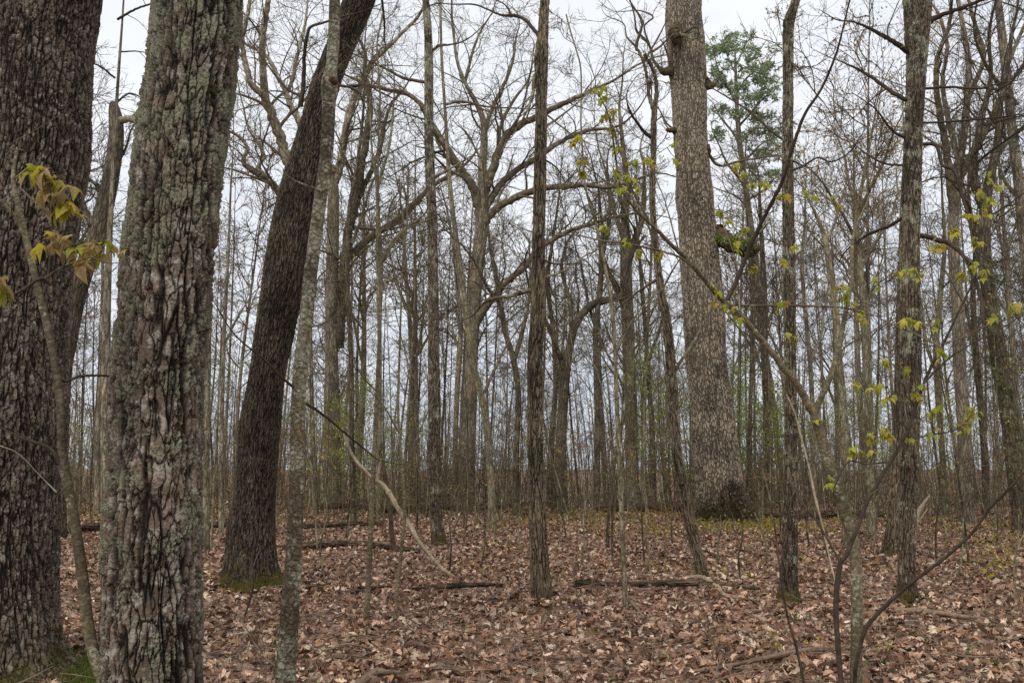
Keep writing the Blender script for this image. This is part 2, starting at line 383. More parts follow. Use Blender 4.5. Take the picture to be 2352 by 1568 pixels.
# ground material
def ground_mat():
    m, nt, b, out = new_mat("forest_floor")
    L = nt.links.new
    g = nt.nodes.new("ShaderNodeNewGeometry"); v = g.outputs['Position']
    nz = N_(nt, "TexNoise", Scale=5.0, Detail=4.0); L(v, nz.inputs[0])
    vm = nt.nodes.new("ShaderNodeVectorMath"); vm.operation = 'MULTIPLY_ADD'; L(nz.outputs['Color'], vm.inputs[0]); vm.inputs[1].default_value = (.2, .2, .2); L(v, vm.inputs[2])
    vo = N_(nt, "TexVoronoi", feature='F1', Scale=11.0); L(vm.outputs[0], vo.inputs['Vector'])
    sc = nt.nodes.new("ShaderNodeSeparateColor"); L(vo.outputs['Color'], sc.inputs[0])
    c = ramp(nt, sc.outputs[0], [(0, (.05, .03, .02)), (.3, (.14, .075, .05)), (.6, (.26, .155, .11)), (1, (.42, .28, .21))])
    big = N_(nt, "TexNoise", Scale=.35, Detail=4.0); L(v, big.inputs[0])
    c = mixc(nt, ramp(nt, big.outputs[0], [(.5, G(0)), (.72, G(.55))]), c, (.085, .075, .045))
    L(c, b.inputs['Base Color']); b.inputs['Roughness'].default_value = .8
    bp = nt.nodes.new("ShaderNodeBump"); bp.inputs['Distance'].default_value = .03; L(vo.outputs['Distance'], bp.inputs['Height']); L(bp.outputs[0], b.inputs['Normal'])
    return m

# ------------------------------------------------------------------ ground
def make_ground():
    ys = np.concatenate([np.arange(-6, 40, .35), np.geomspace(40, 900, 90)])
    xs = np.concatenate([-np.geomspace(28, 700, 40)[::-1], np.arange(-27.5, 28, .5), np.geomspace(28, 700, 40)])
    X, Y = np.meshgrid(xs, ys); Z = hgt(X, Y)
    v = np.stack([X, Y, Z], -1).reshape(-1, 3)
    ny, nx = X.shape
    i = np.arange(ny - 1)[:, None] * nx + np.arange(nx - 1)[None]
    q = np.stack([i, i + 1, i + nx + 1, i + nx], -1).reshape(-1, 4)
    o = mesh_obj("ground", v, q, ground_mat())
    tag(o, kind="structure")
make_ground()

# leaf litter: real curled leaves
def leaf_template(rng, kind, lobes=5):
    """returns verts (n,3) of a leaf about 1 long lying along +x, and triangles"""
    if kind == 0:   # oak, wavy lobes each side
        m = 9; t = np.linspace(0, 1, m)
        w = 0.30 * np.sin(np.pi * np.clip(t, .02, .98)) ** .6 * (1 + .45 * np.cos(np.arange(m) * np.pi)) + .012
    elif kind == 1:  # maple-like, broad
        m = 8; t = np.array([0, .12, .22, .38, .5, .68, .80, 1.0]); w = np.array([.02, .40, .24, .55, .22, .34, .10, .01])
    elif kind == 2:  # beech oval
        m = 6; t = np.linspace(0, 1, m); w = .27 * np.sin(np.pi * t) ** .8 + .008
    else:            # torn piece
        m = 5; t = np.linspace(0, 1, m); w = .3 * rng.uniform(.5, 1, m); w[0] = w[-1] = .05
    a, c = rng.uniform(-1.8, 1.8), rng.uniform(-2.0, 2.0)
    rows = []
    for k in range(3):
        s = k - 1
        x = t - .5; y = s * w * rng.uniform(.85, 1.15, m)
        z = a * .35 * (x ** 2) * 1.6 + c * abs(s) * w * .9 + (rng.normal(0, .03, m) if s else 0)
        rows.append(np.stack([x, y, z], -1))
    v = np.stack(rows, 1).reshape(-1, 3)
    f = []
    for i in range(m - 1):
        for k in range(2):
            p = i * 3 + k; f.append((p, p + 1, p + 4, p + 3))
    return v, np.array(f)

def scatter(rng, pos, size, tilt, temps, pal, name, mat, kind="stuff", pitch_bias=None, bright=(.7, 1.3)):
    vs, fs, ts, n = [], [], [], 0
    which = rng.integers(0, len(temps), len(pos))
    for k, (tv, tf) in enumerate(temps):
        idx = np.nonzero(which == k)[0]
        if not len(idx): continue
        m = len(idx)
        yaw = rng.uniform(0, 2 * np.pi, m); px = rng.normal(0, 1, m) * tilt; py = rng.normal(0, 1, m) * tilt
        cy, sy, cx, sx, cz, sz = np.cos(py), np.sin(py), np.cos(px), np.sin(px), np.cos(yaw), np.sin(yaw)
        Rx = np.zeros((m, 3, 3)); Rx[:, 0, 0] = 1; Rx[:, 1, 1] = cx; Rx[:, 1, 2] = -sx; Rx[:, 2, 1] = sx; Rx[:, 2, 2] = cx
        Ry = np.zeros((m, 3, 3)); Ry[:, 1, 1] = 1; Ry[:, 0, 0] = cy; Ry[:, 0, 2] = sy; Ry[:, 2, 0] = -sy; Ry[:, 2, 2] = cy
        Rz = np.zeros((m, 3, 3)); Rz[:, 2, 2] = 1; Rz[:, 0, 0] = cz; Rz[:, 0, 1] = -sz; Rz[:, 1, 0] = sz; Rz[:, 1, 1] = cz
        Rt = Rz @ Rx @ Ry
        w = np.einsum('mij,vj->mvi', Rt, tv) * size[idx][:, None, None] + pos[idx][:, None, :]
        low = w[..., 2].min(1) - pos[idx][:, 2]
        vs.append(w.reshape(-1, 3))
        f = tf[None] + (n + np.arange(m) * len(tv))[:, None, None]
        fs.append(f.reshape(-1, 4)); n += m * len(tv)
        c = pal[rng.integers(0, len(pal), m)] * rng.uniform(*bright, (m, 1))
        ts.append(np.repeat(c, len(tv), 0))
    return mesh_obj(name, np.concatenate(vs), np.concatenate(fs), mat, tint=np.concatenate(ts), smooth=False)

MOUND = {}
def make_litter():
    rng = np.random.default_rng(5)
    pos = []; sz = []
    for d0, d1, dens, s0, s1 in ((3.5, 8, 480, .04, .105), (8, 14, 360, .045, .11), (14, 24, 210, .055, .12), (24, 40, 80, .08, .15)):
        hw = d1 * .66 + 1.5
        n = int((d1 - d0) * 2 * hw * dens)
        x = rng.uniform(-hw, hw, n); y = rng.uniform(d0, d1, n)
        k = np.abs(x) < y * .64 + 1.2
        x, y = x[k], y[k]
        s = rng.uniform(s0, s1, len(x)) * rng.choice([.7, 1, 1, 1.15], len(x))
        mound = np.zeros(len(x))
        for t_ in ALLTREES:
            lx, ly = t_.location.x, t_.location.y
            if ly < 26: mound = np.maximum(mound, MOUND.get(t_.name, .02) * np.exp(-np.hypot(x - lx, y - ly) / .30))
        clump = mound + .022 * (np.sin(x * 5 + 2 * np.sin(y * 3)) + np.sin(y * 6.3 + 2 * np.sin(x * 4.1)))
        z = hgt(x, y) + .015 + rng.uniform(0, .045, len(x)) + clump
        pos.append(np.stack([x, y, z], -1)); sz.append(s)
    pos = np.concatenate(pos); sz = np.concatenate(sz)
    pal = np.array([1.12, 1.14, 1.12]) * np.array([[.50, .36, .275], [.40, .27, .20], [.34, .225, .165], [.27, .16, .11], [.215, .125, .085], [.16, .085, .055], [.36, .29, .24], [.46, .37, .305],
                    [.29, .175, .11], [.10, .056, .038], [.23, .18, .145], [.18, .095, .06], [.065, .038, .027], [.13, .075, .05], [.20, .11, .07]])
    pal = (pal * .95 + pal.mean(1, keepdims=True) * .05) * np.array([1.10, 1.03, .93])
    temps = [leaf_template(rng, k % 4) for k in range(20)]
    patch = .5 + .5 * np.sin(pos[:, 0] * 1.1 + 2.3 * np.sin(pos[:, 1] * .55 + 1)) * np.sin(pos[:, 1] * 1.3 + 1.7 * np.sin(pos[:, 0] * .8))
    keep = rng.uniform(0, 1, len(pos)) > .25 * patch
    pos, sz = pos[keep], sz[keep] * (1.1 - .3 * patch[keep])
    o = scatter(rng, pos, sz, .50, temps, pal, "leaf_litter", M['litter'])
    tag(o, "pinkish brown dry oak and maple leaves covering the forest floor", "leaf litter", kind="stuff")
    return o

# ------------------------------------------------------------------ leaves on stems
def maple_leaf(rng):
    """young five-lobed maple leaf, ~1 long from its stalk along +x, arching over and hanging down like an umbrella rib"""
    ang = np.radians([-150, -118, -100, -66, -48, -24, 0, 24, 48, 66, 100, 118, 150]) * rng.uniform(.62, .85)
    rad = np.array([.20, .46, .30, .82, .46, .66, 1.1, .66, .46, .82, .30, .46, .20]) * rng.uniform(.88, 1.12, 13)
    v = [[0, 0, 0]]
    k1, k2 = rng.uniform(1.2, 1.9), rng.uniform(.9, 1.8)
    for s in (.5, 1.0):
        x = np.cos(ang) * rad * s; y = np.sin(ang) * rad * s
        X = np.sin(x * k1) / k1; Z = -(1 - np.cos(x * k1)) / k1
        Y = np.sin(y * k2) / k2; Z = Z - (1 - np.cos(y * k2)) / k2 + (.05 if s == .5 else 0) * np.cos(ang * 5)
        v += [[a, b, c] for a, b, c in zip(X, Y, Z)]
    tri = []
    for i in range(12):
        tri += [(0, 1 + i, 2 + i), (1 + i, 14 + i, 15 + i), (1 + i, 15 + i, 2 + i)]
    return np.array(v), np.array(tri)

def leaf_clusters(rng, pts, size, pal, name, parent, nleaf=(3, 6), mat=None, droop=.5):
    vs, fs, ts, n = [], [], [], 0
    for p in pts:
        k = rng.integers(*nleaf)
        a0 = rng.uniform(0, 6.28)
        for i in range(k):
            v, f = maple_leaf(rng)
            a = a0 + i * 2.4 + rng.uniform(-.4, .4)
            el = -droop + rng.uniform(-.35, .35); roll = rng.uniform(-.5, .5)
            v = v * np.array([1, 1, 1])
            c, s = math.cos(roll), math.sin(roll)
            v = v @ np.array([[1, 0, 0], [0, c, s], [0, -s, c]])
            c, s = math.cos(el), math.sin(el)
            v = v @ np.array([[c, 0, s], [0, 1, 0], [-s, 0, c]])
            c, s = math.cos(a), math.sin(a)
            v = v @ np.array([[c, s, 0], [-s, c, 0], [0, 0, 1]])
            sz = size * rng.uniform(.55, 1.15)
            off = rng.normal(0, .25, 3) * size
            v = v * sz + p + off
            vs.append(v); fs.append(f + n); n += len(v)
            c1 = pal[rng.integers(len(pal))] * rng.uniform(.8, 1.2)
            c2 = pal[rng.integers(len(pal))] * rng.uniform(.8, 1.2)
            t = np.tile(c1, (len(v), 1)); t[14:] = t[14:] * .55 + c2 * .45
            ts.append(t)
    return mesh_obj(name, np.concatenate(vs), np.concatenate(fs), mat or M['leaf'], parent, True, tint=np.clip(np.concatenate(ts), 0, 1))

def specks(rng, pts, size, pal, name, parent, mat=None, jitter=.06, q=1, wid=.35):
    """tiny opening leaves / needles: one or two small folded faces each"""
    N = len(pts)
    p = np.repeat(pts, q, 0) + rng.normal(0, jitter, (N * q, 3)); N = len(p)
    a = rng.normal(0, 1, (N, 3)); a /= np.linalg.norm(a, axis=1, keepdims=True)
    b = np.cross(a, rng.normal(0, 1, (N, 3))); b /= np.linalg.norm(b, axis=1, keepdims=True)
    s = (size * rng.uniform(.5, 1.3, N))[:, None]
    v = np.stack([p, p + a * s * .5 + b * s * wid, p + a * s, p + a * s * .5 - b * s * wid + np.array([0, 0, -.2]) * s], 1).reshape(-1, 3)
    f = np.arange(N * 4).reshape(-1, 4)
    c = pal[rng.integers(0, len(pal), N)] * rng.uniform(.7, 1.25, (N, 1))
    return mesh_obj(name, v, f, mat or M['leaf'], parent, False, tint=np.repeat(c, 4, 0))

PAL_SPRING = np.array([[.42, .40, .06], [.50, .45, .08], [.36, .40, .06], [.30, .34, .05], [.45, .33, .06]])
PAL_YELLOW = np.array([[.45, .40, .06], [.50, .38, .07], [.38, .36, .05], [.42, .28, .08]])
PAL_REDDISH = np.array([[.46, .39, .04], [.40, .28, .10], [.34, .23, .13], [.48, .37, .05], [.36, .37, .04], [.42, .33, .14]])
PAL_RUST = np.array([[.36, .15, .06], [.40, .20, .07], [.33, .11, .06], [.40, .26, .10]])
PAL_GREEN = np.array([[.16, .24, .04], [.22, .30, .05], [.28, .34, .07], [.12, .18, .04]])
PAL_PINE = np.array([[.05, .10, .045], [.07, .13, .06], [.09, .15, .07], [.04, .07, .035]])

# ------------------------------------------------------------------ traced trees
ALLTREES = []
def to_world(pts, d, dd=0.0, n=24, wob=0.0, rng=None):
    """pixel polyline rows (x, y, width px) standing at depth d -> world points and radii; dd = depth gained along it"""
    q = catmull(pts, n)
    out = np.empty((n, 3)); r = np.empty(n)
    for i, (x, y, w) in enumerate(q):
        di = d + dd * (i / (n - 1)) ** 1.2
        p, t = P(x, y, di); out[i] = p; r[i] = max(w, .6) * .5 * t / F
    return out, r

def base_flare(flare, nl, ph, hgt_=.28, lump=.04):
    def f(th, s):
        return 1 + flare * np.exp(-s / hgt_) * (1 + .38 * np.cos(nl * th + ph)) + lump * np.cos(2 * th + ph + s * .9) + lump * .6 * np.cos(3 * th - s * 2.1 + 1)
    return f

def hero(name, label, cat, pts, mat, d=None, S=36, nring=160, limbs=(), limb_mat=None, flare=.35, nl=5, ext=0.0, crown=None, twigs=None,
         twig_mat=None, seed=1, group=None, rmod=None, cap=False, leaves=None, dd=0.0, sink=.06, wob=0.0, fh=.28, limb_name="limb"):
    """a traced tree: trunk, each traced limb, and its fine crown"""
    rng = np.random.default_rng(seed)
    # pts go from base to top
    if d is None: d = depth_at(pts[0][1], pts[0][0])
    if d > 17 and name != 'big_oak_tree': pts = [(x, y, w * ((.70 if d > 24 else .80) if y > 700 else .82)) for x, y, w in pts]
    W, R = to_world(pts, d, dd, nring)
    b = W[0].copy(); gz = float(hgt(b[0], b[1])) - sink
    loc = (float(b[0]), float(b[1]), gz + sink)
    root = empty(name, loc, label, cat, group)
    if gz < b[2] - .01:           # run the trunk down into the ground
        k = max(2, int((b[2] - gz) / .05))
        add = np.linspace([b[0], b[1], gz], b, k, endpoint=False)
        if b[2] - gz > .5:
            sl = (W[3] - W[0]) / max(W[3][2] - W[0][2], .01); sl = np.clip(sl, -.4, .4)
            zz = add[:, 2] - b[2]; add = b + np.outer(zz, [sl[0], sl[1], 1.0])
        W = np.concatenate([add, W]); R = np.concatenate([np.full(k, R[0]), R])
    else:
        W[:, 2] += 0; W[0, 2] = min(W[0, 2], gz)
    if wob:
        s = np.arange(len(W)) * .12
        W = W + np.stack([np.sin(s * 1.7 + seed), np.cos(s * 1.3 + seed * 2), 0 * s], -1) * wob
    if ext > 0:
        T = (W[-1] - W[-9]); T /= np.linalg.norm(T)
        k = 26
        e_, er = walk(rng, W[-1:], T[None], np.array([ext]), R[-1:], k, .03, .03, .8, .01)
        ne = len(W)
        W = np.concatenate([W, e_[0, 1:]]); R = np.concatenate([R, er[0, 1:]])
    tb = Tubes()
    tb.add(W, R, S, vert_ref=True, rmod=rmod or base_flare(flare, nl, seed, fh), cap=cap, off=(seed * 3.7, seed * 1.3, 0))
    tb.build("trunk", mat, root)
    bundles = []
    for item in limbs:
        lp, ldd = item[0], item[1]
        lm = item[2] if len(item) > 2 else (limb_mat or mat)
        n = max(10, int(len(lp) * 6))
        w, r = to_world(lp, d + (item[3] if len(item) > 3 else 0), ldd, n)
        lmm = lm.name
        if lp[-1][2] < 9 and len(lp) > 2 and 'log' not in lmm and 'wood' not in lmm:
            T_ = (w[-1] - w[-4]); T_ /= np.linalg.norm(T_)
            e2, r2_ = walk(rng, w[-1:], T_[None], np.array([min(2.6, max(.12, r[-1] * 75))]), r[-1:], 9, .13, .03, .85, .0015)
            w = np.concatenate([w, e2[0, 1:]]); r = np.concatenate([r, r2_[0, 1:]]); n = len(w)
        w[1:-1] += rng.normal(0, 1, (n - 2, 3)) * r[1:-1, None] * .12
        t2 = Tubes(); t2.add(w, r, 10 if r[0] > .03 else 7, rng, cap=True); t2.build(limb_name, lm, root)
        bundles.append((w, r))
    cr = Tubes(); tips = []
    if crown and ext > 0:
        nL, LL = crown[0], crown[1]
        Pm, Rm = W[ne - 1:][None], R[ne - 1:][None]
        a = children(rng, Pm, Rm, nL, .02, 1, .5, 1.2, 0, .45, labs=LL)
        p1, r1 = walk(rng, *a[:3], a[3], 8, .16, .03, .8, .004); cr.add(p1, r1, 6, rng)
        a = children(rng, p1, r1, 7, .15, 1, .4, 1.0, .5, .5)
        p2, r2 = walk(rng, *a[:3], a[3], 6, .16, .01, .8, .003); cr.add(p2, r2, 4, rng)
        a = children(rng, p2, r2, 6, .1, 1, .4, 1.1, .55, .5)
        p3, r3 = walk(rng, *a[:3], a[3], 5, .18, 0, .7, .002); cr.add(p3, r3, 3, rng)
        tips.append(p3[:, -1])
    if twigs and bundles:
        n1, l1, n2, n3 = twigs[:4]
        if len(twigs) > 4 and twigs[4]: bundles = [x for x in bundles] + [(W[int(len(W) * twigs[4]):], R[int(len(W) * twigs[4]):])]
        for w, r in bundles:
            Ln = np.linalg.norm(np.diff(w, axis=0), axis=1).sum()
            k = max(2, int(n1 * Ln))
            fl = max(d, 4.0) if d > 8 else d * .6
            a = children(rng, w[None], r[None], k, .12, 1, .4, 1.2, 0, .42, labs=l1, keep_up=.3)
            R0 = np.maximum(a[3], fl * .00042)
            p1, r1 = walk(rng, a[0], a[1], a[2], R0, 9, .15, .03, .8, fl * .00024); cr.add(p1, r1, 5, rng)
            a = children(rng, p1, r1, n2, .15, 1, .4, 1.1, .55, .6)
            p2, r2 = walk(rng, a[0], a[1], a[2], np.maximum(a[3], fl * .00028), 6, .17, .03, .7, fl * .00018); cr.add(p2, r2, 3, rng)
            if n3:
                a = children(rng, p2, r2, n3, .1, 1, .4, 1.1, .55, .6)
                p3, r3 = walk(rng, a[0], a[1], a[2], np.maximum(a[3], fl * .0002), 5, .17, .02, .6, fl * .00013); cr.add(p3, r3, 3, rng); tips.append(p3[:, -1])
            else: tips.append(p2[:, -1])
    if cr.n: cr.build("crown", twig_mat or M['twig'], root)
    if leaves and tips:
        pal, sz, frac = leaves[:3]
        tp = np.concatenate(tips); tp = tp[rng.uniform(0, 1, len(tp)) < frac]
        if len(tp): specks(rng, tp, sz, pal, "leaves", root, jitter=sz * .8, q=2)
    ALLTREES.append(root)
    return root, W, R

def rows(edges):
    return [((l + r) / 2, y, r - l) for y, l, r in edges]

# ================================================================== the trees that can be told apart
# far left: big scaly-barked trunk, mostly out of frame
hero("broad_ridged_tree", "broad dark scaly-barked trunk cut by the left edge, mossy grass at its foot", "tree",
     [(-25, 1540, 320), (-22, 1500, 268), (-22, 1434, 262), (-22, 1284, 266), (-18, 1134, 272), (-8, 980, 284), (0, 784, 276), (8, 650, 274), (20, 550, 270),
      (40, 425, 266), (57, 350, 262), (64, 250, 256), (80, 100, 252), (100, 0, 250)],
     M['bark_left'], d=6.6, S=300, nring=620, flare=.28, nl=7, ext=7, crown=(9, 3.2), seed=3, fh=.35)
# lichen-covered pine
hero("lichened_pine_tree", "thick pine trunk with deep bark plates crusted all over in grey-green lichen", "tree",
     [(340, 1800, 215), (343, 1700, 208), (344, 1568, 203), (344, 1409, 199), (350, 1209, 193), (356, 1034, 190), (363, 860, 188), (381, 700, 188), (398, 500, 187),
      (419, 300, 189), (441, 150, 191), (453, 0, 188)],
     M['bark_pine'], d=4.45, S=320, nring=900, flare=.10, nl=5, ext=8, crown=(8, 3.0), seed=5)
# leaning dark trunk
hero("leaning_dark_tree", "nearly black furrowed trunk leaning right, mossy root flare at its foot", "tree",
     rows([(1352, 512, 640), (1284, 517, 633), (1209, 520, 631), (1134, 537, 633), (1034, 547, 640), (984, 550, 645), (860, 575, 655), (770, 587, 672), (675, 600, 690),
           (550, 620, 712), (440, 645, 728), (285, 690, 752), (210, 710, 775), (150, 732, 795), (60, 768, 835), (0, 790, 862)]),
     M['bark_dark'], S=200, nring=560, flare=.42, nl=6, ext=6, crown=(8, 2.6), seed=8, fh=.22,
     limbs=[([(690, 245, 12), (697, 190, 10), (700, 120, 8), (712, 65, 7), (745, 52, 5)], -.3),
            ([(692, 222, 7), (660, 205, 6), (630, 170, 5), (600, 130, 3), (570, 90, 2)], .5),
            ([(800, 200, 9), (840, 196, 6), (880, 215, 4), (930, 240, 2)], -.3)],
     limb_mat=M['twig_dark'], twigs=(1.2, .8, 3, 3), twig_mat=M['twig_dark'])
# pale blotched thin tree
hero("blotched_slender_tree", "slender pale lichen-blotched trunk crossing the leaning dark tree, with a red-brown knot high up", "tree",
     [(650, 1660, 46), (655, 1568, 44), (662, 1450, 42), (670, 1340, 39), (676, 1250, 36), (680, 1150, 34), (683, 1050, 34), (685, 950, 34), (690, 850, 33),
      (703, 740, 32), (712, 640, 32), (722, 560, 31), (738, 440, 31), (748, 370, 31), (753, 300, 31), (755, 240, 32), (756, 205, 40), (757, 185, 38), (760, 160, 28), (766, 100, 28), (769, 0, 25)],
     M['bark_beech'], d=5.5, S=60, nring=420, flare=.12, ext=5, crown=(7, 1.8), seed=12,
     limbs=[([(748, 196, 18), (762, 188, 22), (772, 186, 14)], -.06, M['redrot']),
            ([(762, 400, 14), (775, 380, 11), (792, 340, 9), (800, 285, 7), (812, 260, 5)], -.3),
            ([(745, 440, 10), (700, 425, 5), (668, 410, 3)], -.5),
            ([(780, 330, 5), (815, 322, 4), (850, 325, 2)], -.3),
            ([(690, 900, 9), (650, 870, 6), (600, 820, 5), (540, 770, 3), (490, 690, 2)], -.8, M['twig_dark']),
            ([(700, 925, 7), (740, 950, 6), (800, 1000, 5), (860, 1050, 3)], .5, M['twig_dark'])],
     twigs=(2.2, .45, 2, 2), twig_mat=M['twig'], leaves=(PAL_YELLOW, .022, .06))
# thin lichened trunk, centre left
hero("lichened_thin_tree", "thin straight trunk with white lichen patches, beside the leaning bleached branch", "tree",
     [(1011, 1258, 38), (1005, 1220, 33), (1001, 1184, 31), (997, 1034, 30), (998, 934, 28), (996, 834, 26), (996, 750, 24), (995, 650, 23), (992, 500, 22),
      (988, 400, 23), (985, 300, 21), (985, 175, 20), (983, 75, 17), (978, 0, 15)],
     M['bark_patchy'], S=48, nring=380, flare=.15, fh=.12, ext=5, crown=(8, 2.2), seed=15,
     limbs=[([(988, 265, 9), (960, 235, 8), (930, 210, 7), (890, 205, 5), (850, 180, 4), (820, 140, 2)], 1.0),
            ([(985, 190, 8), (930, 180, 7), (880, 155, 5), (820, 128, 3)], -.6),
            ([(995, 410, 8), (1030, 390, 5), (1080, 360, 3)], .8),
            ([(988, 120, 6), (1010, 105, 7), (1035, 103, 4)], -.2)],
     limb_mat=M['twig'], twigs=(2.2, 1.3, 5, 4))
# centre trunk
hero("furrowed_centre_tree", "straight furrowed grey-brown trunk near the middle with a mossy bulge high up", "tree",
     [(1248, 1395, 50), (1244, 1370, 46), (1238, 1284, 41), (1232, 1134, 36), (1229, 984, 34), (1229, 809, 34), (1233, 750, 33), (1236, 650, 32), (1238, 500, 29),
      (1241, 400, 29), (1243, 250, 26), (1243, 170, 28), (1243, 135, 31), (1245, 110, 27), (1248, 60, 22), (1251, 0, 21)],
     M['bark_furrow'], S=90, nring=520, flare=.34, fh=.14, nl=5, ext=5, crown=(8, 2.2), seed=18,
     limbs=[([(1247, 95, 11), (1228, 70, 9), (1200, 42, 8), (1175, 36, 8), (1150, 35, 5), (1095, 12, 4), (1040, 10, 3)], .6, M['twig_dark']),
            ([(1175, 40, 6), (1168, 22, 5), (1160, 12, 3)], 0, M['twig_dark'], .5),
            ([(1240, 160, 8), (1228, 175, 8), (1224, 215, 8), (1215, 245, 6), (1200, 275, 4)], -.1),
            ([(1238, 670, 12), (1215, 668, 10), (1170, 680, 9), (1120, 690, 7), (1090, 720, 4)], .8),
            ([(1232, 300, 7), (1262, 285, 6), (1310, 250, 4), (1350, 215, 3)], .5),
            ([(1235, 590, 6), (1270, 605, 5), (1282, 607, 3)], -.2, M['twig_dark']),
            ([(1232, 640, 7), (1290, 625, 6), (1340, 590, 4), (1400, 560, 2)], .9)],
     limb_mat=M['limb'], twigs=(2.2, 1.3, 5, 4))

# the big oak, with a dark hollow between its roots
def oak_mod(th, s):
    r = base_flare(.22, 5, 2.0, .7, .022)(th, s) * (1 + .012 * np.sin(th * 9 + s * 3.1) + .010 * np.sin(th * 14 - s * 5.3))
    dth = (th - math.radians(283) + math.pi) % (2 * math.pi) - math.pi
    hi = np.clip(1 - (dth / .60) ** 2, 0, 1)
    hole = np.clip((1.25 * np.sqrt(hi) - (s - .05)) / .50, 0, 1)
    dt2 = (th - math.radians(250) + math.pi) % (2 * math.pi) - math.pi
    hi2 = np.clip(1 - (dt2 / .80) ** 2, 0, 1)
    hole2 = np.clip((0.80 * np.sqrt(hi2) - (s - .05)) / .40, 0, 1)
    rim = np.exp(-((s - (1.05 * np.sqrt(hi) + .1)) / .12) ** 2) * (hi > 0) * .05
    return r * (1 - np.maximum(.34 * hole, .20 * hole2) + rim * .5)
hero("big_oak_tree", "huge pale oak with a dark hollow between its roots and a broken mossy limb", "tree",
     rows([(1206, 1596, 1728), (1184, 1602, 1718), (1134, 1601, 1706), (1034, 1591, 1696), (934, 1586, 1681), (834, 1578, 1668), (700, 1570, 1661), (600, 1563, 1651),
           (500, 1558, 1643), (450, 1551, 1638), (400, 1553, 1631), (300, 1548, 1623), (200, 1543, 1621), (150, 1536, 1619), (100, 1534, 1617), (60, 1530, 1612), (0, 1531, 1610)]),
     M['bark_oak'], S=220, nring=620, rmod=oak_mod, ext=8, crown=(10, 5), seed=21,
     limbs=[([(1560, 165, 24), (1540, 163, 22), (1528, 165, 17), (1515, 160, 9)], -.5, M['rotten']),
            ([(1528, 163, 9), (1510, 152, 8), (1500, 135, 7), (1492, 105, 6), (1478, 88, 6), (1462, 70, 5), (1458, 40, 4), (1450, 10, 3)], -.6, M['twig'], -.3),
            ([(1500, 118, 6), (1515, 108, 5), (1532, 90, 4), (1545, 60, 3)], .3, M['twig'], -.6),
            ([(1492, 105, 5), (1480, 60, 4), (1500, 40, 4), (1470, 25, 3), (1430, 27, 2)], -.8, M['twig'], -.6),
            ([(1608, 178, 20), (1622, 190, 22), (1632, 197, 17), (1645, 193, 8)], -.4, M['rotten']),
            ([(1560, 302, 18), (1545, 300, 13), (1532, 298, 8)], -.4, M['rotten']),
            ([(1548, 60, 26), (1553, 78, 34), (1552, 95, 22)], -.15, M['rotten'], -.5),
            ([(1612, 335, 16), (1622, 342, 22), (1624, 352, 14)], -.05, M['rotten'], -.1),
            ([(1636, 532, 50), (1655, 546, 42), (1680, 560, 38), (1705, 569, 37), (1730, 575, 32), (1740, 577, 18)], -.8, M['rotten']),
            ([(1625, 350, 8), (1650, 380, 6), (1700, 370, 5)], .5, M['twig'])],
     twigs=(.7, 1.1, 4, 3))
hroot = ALLTREES[-1]
rngm = np.random.default_rng(77)
mp_ = []
for x, y, dd_ in [(1655, 545, 22.3), (1675, 553, 22.2), (1690, 550, 22.1), (1705, 552, 22.1), (1715, 560, 22.0), (1700, 535, 22.2), (1725, 568, 22.0)]:
    p, t = P(x, y, dd_); mp_ += [p + rngm.normal(0, .07, 3) * np.array([1.4, .8, .6]) for _ in range(70)]
specks(rngm, np.array(mp_), .05, PAL_GREEN * .75, "limb_moss", hroot, mat=M['moss'], jitter=.03, q=2)

# twisting thin tree left of the oak
hero("twisting_thin_tree", "thin crooked trunk leaning left in front of the big oak, forked top above it", "tree",
     [(1612, 1325, 30), (1606, 1290, 25), (1592, 1230, 25), (1580, 1180, 24), (1567, 1100, 22), (1553, 1030, 22), (1550, 980, 23), (1545, 900, 24), (1542, 860, 22), (1538, 800, 22),
      (1530, 730, 20), (1517, 660, 18), (1510, 600, 16), (1502, 520, 14), (1498, 450, 14), (1500, 380, 13), (1501, 320, 14), (1503, 250, 12), (1508, 215, 9), (1505, 175, 8), (1495, 150, 8), (1480, 125, 7)],
     M['bark_furrow'], S=50, nring=420, flare=.18, seed=24, cap=True,
     limbs=[([(1503, 262, 9), (1492, 225, 9), (1488, 190, 8), (1480, 150, 7), (1468, 120, 7), (1461, 108, 8), (1472, 70, 6), (1476, 50, 5), (1458, 20, 4)], -.3),
            ([(1492, 195, 8), (1496, 188, 4)], -.1), ([(1500, 318, 11), (1482, 305, 8), (1462, 280, 6), (1448, 258, 6), (1440, 235, 3)], -.4, M['twig_dark']),
            ([(1461, 108, 6), (1440, 85, 4), (1432, 55, 3), (1400, 40, 2)], .3),
            ([(1480, 140, 5), (1510, 90, 4), (1525, 60, 3), (1540, 30, 2)], .3),
            ([(1505, 560, 7), (1480, 500, 5), (1440, 440, 4), (1400, 420, 2)], .5),
            ([(1512, 640, 8), (1480, 660, 6), (1440, 690, 4)], .4),
            ([(1546, 1000, 13), (1534, 950, 11), (1536, 880, 9), (1545, 860, 8)], .05)],
     limb_mat=M['twig'], twigs=(2.4, 1.3, 5, 4))
